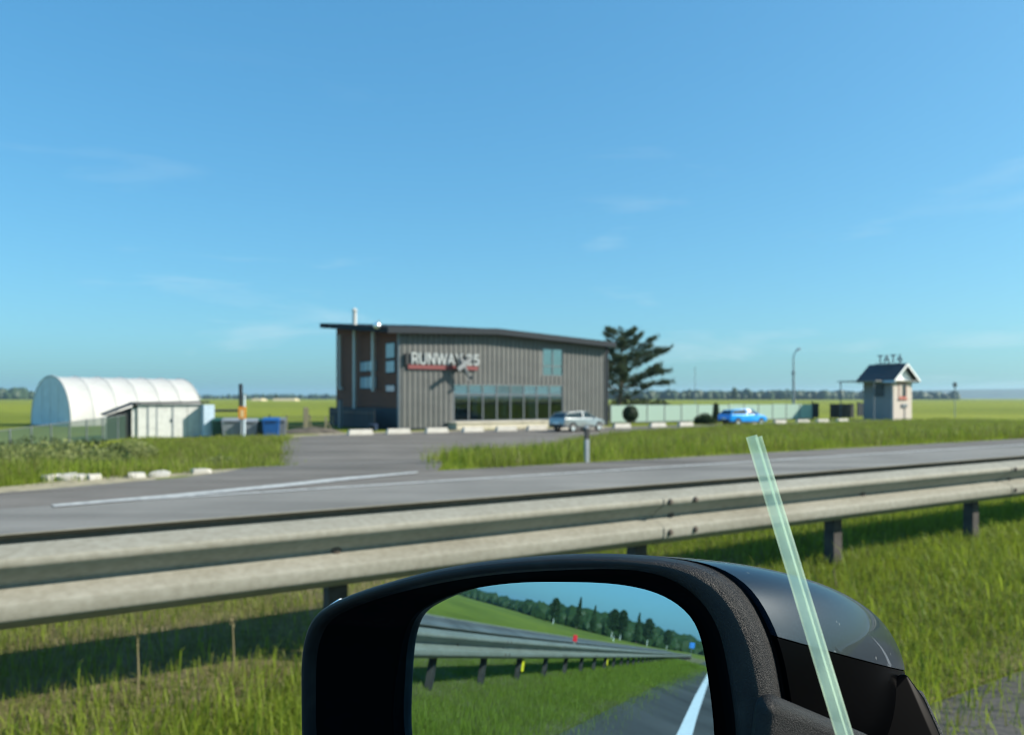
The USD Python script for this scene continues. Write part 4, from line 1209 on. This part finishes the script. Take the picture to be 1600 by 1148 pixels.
# street lamp and thin masts
lp = at(1240, 88)
la = thing('street_lamp', 'tall grey street lamp with short bent arm behind the frosted fence', 'street lamp', lp, 0)
obj('pole', tube([(0, 0, -.1), (0, 0, 2.6), (-.02, 0, 5.2)], [.16, .14, .12], 10), metal_grey, la, smooth=40)
obj('upper_pole', tube([(-.02, 0, 5.2), (-.02, 0, 7.0), (.1, 0, 7.5), (.4, 0, 7.85)], [.09, .08, .06, .05], 10), metal_grey, la, smooth=40)
obj('lamp_head', hull([(.30, -.12, 7.75), (.75, -.10, 7.95), (.30, .12, 7.75), (.75, .10, 7.95), (.35, 0, 7.95), (.7, 0, 8.1)], .04, 8), metal_grey, la)
obj('collar', tube([(-.02, 0, 5.1), (-.02, 0, 5.4)], .20, 10), trim_mid, la)
for px, d, h, lab in ((1492, 95, 4.3, 'slim signal mast with small dark head right of the kiosk'), (1086, 140, 8.0, 'faint thin mast on the field behind the frosted fence')):
    p = at(px, d)
    o = thing('thin_mast', lab, 'mast', p, 0)
    obj('pole', tube([(0, 0, -.1), (0, 0, h)], .05, 8), metal_grey, o)
    obj('head', rbox(-.20, .20, -.12, .12, h - .6, h, .04) if px > 1200 else rbox(-.08, .08, -.08, .08, h - .2, h, .03), trim_mid, o)

# delineator post on the far verge
dp = on_line(917, 12.62)[0]
dl = thing('delineator_post', 'slim grey roadside marker post with dark band on the far verge', 'marker post', (dp[0], dp[1], zxy(*dp)), RZ)
obj('shaft', hull([(x * .045, y * .03, z) for x in (-1, 1) for y in (-1, 1) for z in (-.1, .46)]), grey_bin, dl)
obj('dark_band', hull([(x * .047, y * .032, z) for x in (-1, 1) for y in (-1, 1) for z in (.464, .68)]), black_mat, dl)
obj('tip', hull([(x * .045, y * .03, .684) for x in (-1, 1) for y in (-1, 1)] + [(.02, -.03, .75), (.02, .03, .75), (-.045, -.03, .71), (-.045, .03, .71)]), grey_bin, dl)

# ------------------------------------------------------------------ what the wing mirror shows behind the car
def behind(phi, dist):
    a = math.radians(phi)
    return -math.cos(a) * ES * dist + math.sin(a) * ET * dist


def tree_proto(name, label, loc, h, conifer, seed, bark_m, leaf_m):
    o = thing(name, label, 'tree', loc, seed * 40, 'trees behind the car, seen in the wing mirror')
    r = np.random.default_rng(seed)
    obj('trunk', tube([(0, 0, -.2), (0, 0, h * .5), (0, 0, h * .92)], [h * .018, h * .013, h * .004], 8), bark_m, o)
    V, Fc = [], []
    for k in range(2600):
        z = r.random() ** .9
        if conifer:
            rad = .25 * h * (1.02 - z) * (.6 + .4 * ((z * 9) % 1))
            zz = h * (.10 + .92 * z)
        else:
            rad = .31 * h * math.sin(math.pi * min(1, .12 + z * .86)) ** .6
            zz = h * (.25 + .75 * z)
        a = r.random() * 6.283
        cl = .75 + .25 * math.sin(a * 3 + z * 17 + seed)
        rr = rad * math.sqrt(r.random()) * cl
        p = np.array([rr * math.cos(a), rr * math.sin(a), zz])
        d = r.normal(size=3); d /= np.linalg.norm(d)
        e = np.cross(d, r.normal(size=3)); e /= np.linalg.norm(e)
        L = .028 * h * (.6 + .8 * r.random()); q = len(V)
        V += [p - d * L, p + e * L * .6, p + d * L, p - e * L * .6]; Fc += [(q, q + 1, q + 2), (q, q + 2, q + 3)]
    obj('crown', trimesh.Trimesh(np.array(V), np.array(Fc), process=False), leaf_m, o)
    return o


mt = [(15.0, 250, 10.0, 1, 'pale trunked birch at the left end of the tree row in the wing mirror'), (12.7, 260, 12.6, 0, 'pointed spruce left of the tree row middle in the wing mirror'), (11.2, 270, 11.2, 0, 'second pointed spruce of the tree row in the wing mirror'),
      (9.3, 280, 12.2, 1, 'broad birch in the middle of the tree row in the wing mirror'), (8.5, 280, 12.6, 1, 'taller broad birch beside the middle one in the wing mirror'), (7.0, 300, 13.5, 0, 'tall spruce right of the middle of the tree row in the wing mirror'), (6.0, 310, 12.6, 1, 'rounded birch near the right end of the tree row in the wing mirror'), (4.2, 330, 10.0, 1, 'last small birch at the right end of the tree row in the wing mirror')]
protos = {}
for k, (phi, dist, h, kind, lab) in enumerate(mt):
    xy = behind(phi, dist)
    tree_proto('birch_tree' if kind else 'spruce_tree', lab, (xy[0], xy[1], -1.0), h, not kind, k + 1, bark_white if kind else bark, leaves_dark)
woods_line = [behind(p_, d_) for p_, d_ in ((26, 700), (20, 640), (16, 480), (13, 330), (9, 330), (6, 360), (3.5, 420), (1.5, 520), (.2, 700))]
tag(woods('mirror_wood', woods_line, 7, 8.2, 1300, 12, leaves_dark), 'dark wood along the road behind the car, seen in the wing mirror', 'trees')
xy = behind(9.2, 95)
o = thing('delineator_post', 'white marker post on the verge behind the car, seen in the wing mirror', 'marker post', (xy[0], xy[1], -.35), RZ)
obj('shaft', box(-.06, .06, -.04, .04, -.4, .85), white_paint, o)
obj('dark_band', box(-.062, .062, -.042, .042, .853, 1.0), black_mat, o)
obj('tip', box(-.06, .06, -.04, .04, 1.003, 1.12), white_paint, o)
xy = behind(2.1, 190)
o = thing('road_sign', 'small blue road sign on a post behind the car, seen in the wing mirror', 'road sign', (xy[0], xy[1], -.4), RZ + 90)
obj('post', tube([(0, 0, -.3), (0, 0, 3.6)], .06, 8), metal_grey, o)
obj('plate', rbox(-.6, .6, .07, .11, 2.4, 3.9, .015), blue_sign_mat, o)
obj('symbol', box(-.25, .25, .113, .118, 2.8, 3.5), white_paint, o)

# ------------------------------------------------------------------ the car's wing mirror
E3 = np.array([0, 0, EYE])
FR = lambda px, py: np.array([(px - 800) / F, 1, (HOR - py) / F])
Lp, Rp = FR(478, 1060) * .452, FR(1205, 1060) * .318
hh = (Rp - Lp) / np.linalg.norm(Rp - Lp)
nr = np.cross(hh, [0, 0, 1]); nr /= np.linalg.norm(nr)
if nr[1] > 0:
    nr = -nr
nr = nr * math.cos(.12) + np.array([0, 0, math.sin(.12)]); nr /= np.linalg.norm(nr)
bb = np.cross(nr, hh); bb /= np.linalg.norm(bb)
if bb[2] < 0:
    bb = -bb
onplane = lambda px, py: FR(px, py) * ((Lp @ nr) / (FR(px, py) @ nr))


def closed(points, n=160, s=0.0):
    P = np.array(points)
    tck, _ = splprep(np.vstack([P, P[:1]]).T, s=s, per=True)
    return np.array(splev(np.linspace(0, 1, n, endpoint=False), tck)).T


OUT = [(475, 1148), (474, 1080), (478, 1000), (490, 965), (520, 940), (600, 910), (700, 885), (800, 872), (900, 866), (1000, 869), (1060, 876), (1100, 887), (1150, 920), (1180, 965), (1200, 1015), (1212, 1070), (1222, 1148), (1216, 1230), (1170, 1310), (1050, 1345), (850, 1350), (620, 1335), (520, 1300), (482, 1230)]
INN = [(487, 1148), (486, 1080), (491, 1008), (505, 976), (538, 953), (618, 926), (705, 907), (800, 895), (900, 890), (990, 892), (1042, 905), (1075, 925), (1103, 955), (1120, 990), (1132, 1040), (1140, 1090), (1146, 1148), (1140, 1215), (1108, 1270), (1030, 1300), (850, 1308), (630, 1297), (545, 1270), (503, 1215)]
NL = 160
outer = closed([onplane(*p) for p in OUT], NL)
inner = closed([onplane(*p) for p in INN], NL)
# the mirror glass: a slightly convex patch
az, el_, RR, dep = .67746, .15915, 2.70, .385
Cg = FR(880, 1060) * dep
ng = np.array([-math.sin(az) * math.cos(el_), -math.cos(az) * math.cos(el_), math.sin(el_)])
ag = np.cross([0, 0, 1], ng); ag /= np.linalg.norm(ag)
bg = np.cross(ng, ag)
GL = [(-.1185, -.055), (-.1195, -.013), (-.1150, .006), (-.0975, .0215), (-.0715, .0325), (-.0330, .0425), (.0024, .0480), (.0370, .0505), (.0550, .0475), (.0668, .0400), (.0735, .0250), (.0772, .010), (.0805, -.0100), (.0800, -.045), (.070, -.078), (.03, -.095), (-.05, -.093), (-.100, -.085)]
gl2 = closed([(a, b, 0) for a, b in GL], NL)[:, :2]


def glass_pt(a, b, dn=0.0):
    sag = RR - np.sqrt(np.maximum(RR * RR - a * a - b * b, 0))
    return Cg + np.multiply.outer(a, ag) + np.multiply.outer(b, bg) + np.multiply.outer(-sag + dn, ng)


gc = gl2.mean(0)
rings = np.linspace(0, 1, 14)[1:]
GV = [glass_pt(gc[:1], gc[1:])[0]]
for q in rings:
    g = gc + (gl2 - gc) * q
    GV += list(glass_pt(g[:, 0], g[:, 1]))
GV = np.array(GV) + E3
GF = [(0, 1 + j, 1 + (j + 1) % NL) for j in range(NL)]
for i in range(len(rings) - 1):
    o0, o1 = 1 + i * NL, 1 + (i + 1) * NL
    for j in range(NL):
        k = (j + 1) % NL
        GF += [(o0 + j, o1 + j, o1 + k), (o0 + j, o1 + k, o0 + k)]
GN = (Cg - RR * ng) + E3
gm = trimesh.Trimesh(GV, np.array(GF), process=False)
if (gm.face_normals @ ng).mean() < 0:
    gm.invert()

mir_tex = usdkit.material(stage, M('textured_black_plastic'), {
    'tc': ('texture_coordinate', {}), 'n': ('noise_texture', dict(scale=1600.0, detail=4.0, roughness=.7)), 'n2': ('noise_texture', dict(scale=70.0, detail=4.0)),
    'r': ('rgb_ramp', {'ramp': [(.3, (.006, .006, .007)), (.6, (.010, .010, .010)), (.8, (.022, .021, .020))]}),
    'b': ('bump', dict(strength=.85, distance=.0009)),
    'p': ('principled_bsdf', dict(roughness=.40, specular_ior_level=.30))},
    [('tc.object', 'n.vector'), ('tc.object', 'n2.vector'), ('n2.fac', 'r.fac'), ('r.color', 'p.base_color'), ('n.fac', 'b.height'), ('b.normal', 'p.normal')], surface='p.BSDF')
mir_inner = mat('mirror_recess', (.0025, .0025, .003), .95, var=.05, spec=.03)  # near-black colour stands in for the shade of the unbuilt car body
cap_paint = usdkit.material(stage, M('dark_blue_paint'), {
    'tc': ('texture_coordinate', {}), 'n': ('noise_texture', dict(scale=2500.0, detail=1.0)), 'd': ('noise_texture', dict(scale=260.0, detail=2.0)),
    'r': ('rgb_ramp', {'ramp': [(.35, (.003, .005, .009)), (.55, (.006, .010, .016)), (.75, (.018, .025, .033))]}),
    'dr': ('rgb_ramp', {'ramp': [(0, (0, 0, 0)), (.70, (0, 0, 0)), (.76, (.5, .5, .5)), (1, (.6, .6, .6))]}),
    'mx': ('mix', dict(color2=(.22, .22, .20))),
    'p': ('principled_bsdf', dict(roughness=.40, metallic=.0, specular_ior_level=.15, coat_weight=.5, coat_roughness=.03, coat_tint=(.80, .90, 1.0)))},
    [('tc.object', 'n.vector'), ('n.fac', 'r.fac'), ('tc.object', 'd.vector'), ('d.fac', 'dr.fac'), ('dr.color', 'mx.fac'), ('r.color', 'mx.color1'), ('mx.color', 'p.base_color')], surface='p.BSDF')
gloss_black = mat('gloss_black', (.0008, .0008, .001), .3, var=.05, spec=.01)
mirror_glass = usdkit.material(stage, M('tinted_mirror'), {'g': ('glossy_bsdf', dict(color=(.40, .60, .70), roughness=.0))}, [], surface='g.BSDF')

wm = thing('wing_mirror', 'dark blue car wing mirror in the foreground reflecting road and guardrail', 'wing mirror', (0, 0, 0))
obj('mirror_glass', gm, mirror_glass, wm, smooth=True)


def strip_mesh(loops):
    V = np.vstack(loops) + E3
    n = len(loops[0])
    Fc = []
    for i in range(len(loops) - 1):
        for j in range(n):
            k = (j + 1) % n
            Fc += [(i * n + j, (i + 1) * n + j, (i + 1) * n + k), (i * n + j, (i + 1) * n + k, i * n + k)]
    return trimesh.Trimesh(V, np.array(Fc), process=False)


# rounded rim from the cap's groove over the lip to the inner edge
prof_rim = [(0.0, -.010), (.02, -.004), (.10, .0005), (.25, .0030), (.45, .0040), (.65, .0036), (.82, .0022), (.94, -.0004), (1.0, -.0040)]
loops = [outer + (inner - outer) * q + nr * dz for q, dz in prof_rim]
obj('rim', strip_mesh(loops), mir_tex, wm, smooth=True)
gl_edge = glass_pt(gc[0] + (gl2[:, 0] - gc[0]) * 1.0, gc[1] + (gl2[:, 1] - gc[1]) * 1.0, -.002)
bk = glass_pt(gc[0] + (gl2[:, 0] - gc[0]) * 1.10, gc[1] + (gl2[:, 1] - gc[1]) * 1.10, -.006)
obj('backing_plate', hull(list(bk + E3) + list(bk + E3 - ng * .006)), mir_inner, wm)
# align the two loops by angle
def reorder(L, ref):
    """Resample loop L so that its points sit at the same angles as ref's."""
    def ang(P, c):
        return np.unwrap(np.arctan2((P - c) @ bb, (P - c) @ hh))
    c1, c2 = ref.mean(0), L.mean(0)
    a1, a2 = np.arctan2((ref - c1) @ bb, (ref - c1) @ hh), np.arctan2((L - c2) @ bb, (L - c2) @ hh)
    o = np.argsort(a2)
    a2s = np.concatenate([a2[o] - 2 * np.pi, a2[o], a2[o] + 2 * np.pi])
    Ls = np.vstack([L[o]] * 3)
    return np.stack([np.interp(a1, a2s, Ls[:, k]) for k in range(3)], 1)


ge = reorder(gl_edge, inner)
i0 = inner + nr * -.0040
loops = [i0 + (ge - i0) * q + nr * (-.004 * math.sin(q * math.pi)) for q in np.linspace(0, 1, 8)]
obj('recess', strip_mesh(loops), mir_inner, wm, smooth=True)

# painted cap: the outer loop swept forwards and closing to a nose
az_c, dz_c, q_c, e1, e2, cx, cz, s1 = 1.06190, -.05646, .23925, 1.5944, 1.7251, .00996, -.02592, .0730
C0 = outer.mean(0)
fdir = np.array([math.sin(az_c), math.cos(az_c), dz_c])
cc = C0 + hh * cx + np.array([0, 0, cz])
T = np.linspace(0, 1, 40) ** .9
rows = []
for t in T:
    s_ = s1 + (1 - s1) * (1 - t ** e1) ** (1 / e2) if t < 1 else s1
    base = cc + fdir * q_c * t + s_ * (outer - cc)
    rows.append(base)
rows = [rows[0] + (cc - rows[0]) * .012 - nr * .014, rows[0] + (cc - rows[0]) * .004 - nr * .010] + rows[1:]
rows = [r_ for r_ in rows]
rows.append(np.repeat(rows[-1].mean(0)[None], NL, 0) + fdir * .002)
capm = strip_mesh(rows)
# cut along a slanting plane into the painted upper and the gloss black lower shell
A_, B_ = FR(1205, 992) * .32, FR(1430, 1052) * .405
pn = np.cross(B_ - A_, np.array([ET[0], ET[1], 0.0])); pn /= np.linalg.norm(pn)
if pn[2] < 0:
    pn = -pn
liner = capm.copy(); liner.vertices = (cc + E3) + (liner.vertices - (cc + E3)) * .975
obj('inner_liner', liner, mir_inner, wm, smooth=50)
up = trimesh.intersections.slice_mesh_plane(capm, pn, A_ + E3)
lo = trimesh.intersections.slice_mesh_plane(capm, -pn, A_ + E3 - pn * .0003)
obj('painted_cap', up, cap_paint, wm, smooth=50)
lo.vertices -= (lo.vertices - (cc + E3)) * .003
obj('lower_shell', lo, gloss_black, wm, smooth=50)
# arm and foot that carry the mirror, running down to the door
foot_a = [FR(1215, 1095) * .318, FR(1330, 1150) * .335, FR(1240, 1260) * .31, FR(1120, 1300) * .31, FR(1400, 1230) * .36, FR(1300, 1380) * .33]
def smooth_hull(pts, r):
    return as_tm(m3.Manifold.batch_hull([m3.Manifold.sphere(r, 20).translate(tuple((p + E3).tolist())) for p in pts]))


obj('arm', smooth_hull([FR(1203, 1108) * .312, FR(1345, 1166) * .335, FR(1180, 1300) * .31, FR(1400, 1300) * .36], .006), mir_tex, wm, smooth=50)
obj('foot', smooth_hull([FR(1412, 1062) * .400, FR(1436, 1095) * .395, FR(1459, 1148) * .385, FR(1485, 1230) * .37, FR(1300, 1120) * .385, FR(1260, 1230) * .36, FR(1360, 1082) * .400], .003), gloss_black, wm, smooth=50)
obj('foot_gasket', smooth_hull([FR(1436, 1085) * .412, FR(1466, 1148) * .400, FR(1496, 1240) * .385, FR(1400, 1240) * .39], .0025), mir_tex, wm, smooth=50)
# small chrome-bright lamp lens on the outer corner of the rim
obj('corner_lens', smooth_hull([onplane(507, 951) - nr * .006, onplane(521, 942) - nr * .006, onplane(514, 947) - nr * .012], .0022), lamp_clear, wm, smooth=50)

# reflection in the side window, modelled as a pale green translucent bar
reflection_mat = usdkit.material(stage, M('pale_green_reflection'), {
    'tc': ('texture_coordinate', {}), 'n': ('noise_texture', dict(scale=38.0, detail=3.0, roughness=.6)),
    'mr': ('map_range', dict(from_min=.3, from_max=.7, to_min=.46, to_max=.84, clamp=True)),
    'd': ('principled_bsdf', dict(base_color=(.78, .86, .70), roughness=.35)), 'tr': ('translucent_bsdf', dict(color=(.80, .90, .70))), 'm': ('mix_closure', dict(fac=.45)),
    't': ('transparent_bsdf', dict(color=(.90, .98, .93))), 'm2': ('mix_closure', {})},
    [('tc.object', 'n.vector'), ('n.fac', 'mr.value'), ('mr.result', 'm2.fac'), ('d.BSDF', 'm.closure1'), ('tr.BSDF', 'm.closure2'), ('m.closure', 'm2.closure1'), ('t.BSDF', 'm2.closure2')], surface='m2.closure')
stp = thing('window_strip', 'pale green side window reflection modelled as a translucent bar across the wing mirror', 'strip', (0, 0, 0))
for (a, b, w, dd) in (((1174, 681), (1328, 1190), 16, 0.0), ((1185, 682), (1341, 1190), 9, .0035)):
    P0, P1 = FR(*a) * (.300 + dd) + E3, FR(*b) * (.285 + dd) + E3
    obj('strip_layer', bar(P0, P1, w / F * .29 if False else .0022, w / F * .29), reflection_mat, stp)

# the door below the side window, just under the frame: the lower shell mirrors it
door_mat = mat('door_paint', (.010, .014, .020), .3, metal=.3, coat=.6)
dr = thing('car_door', 'dark car door below the open view, carrying the wing mirror', 'car door', (0, 0, 0), RZ)
yz = [(.02, .32), (.10, .34), (.155, .55), (.165, .80), (.150, 1.02), (.125, 1.085), (.100, 1.09), (.02, 1.09)]
obj('door_skin', prism(yz, 1.75, 'x', -1.15), door_mat, dr, smooth=40)
obj('window_seal', rbox(-1.12, .58, .095, .128, 1.088, 1.105, .005), black_mat, dr)
obj('handle', rbox(-.95, -.75, .165, .195, .86, .90, .012), door_mat, dr)

# air
haze = obj('haze', box(-7600, 7600, -7600, 7600, -7.0, 78.0), usdkit.material(stage, M('haze_air'), {'v': ('principled_volume', dict(color=(.60, .80, .96), density=.00009, anisotropy=.3))}, [], volume='v.volume'))
tag(haze, 'thin pale blue haze over the fields', 'haze', kind='stuff')
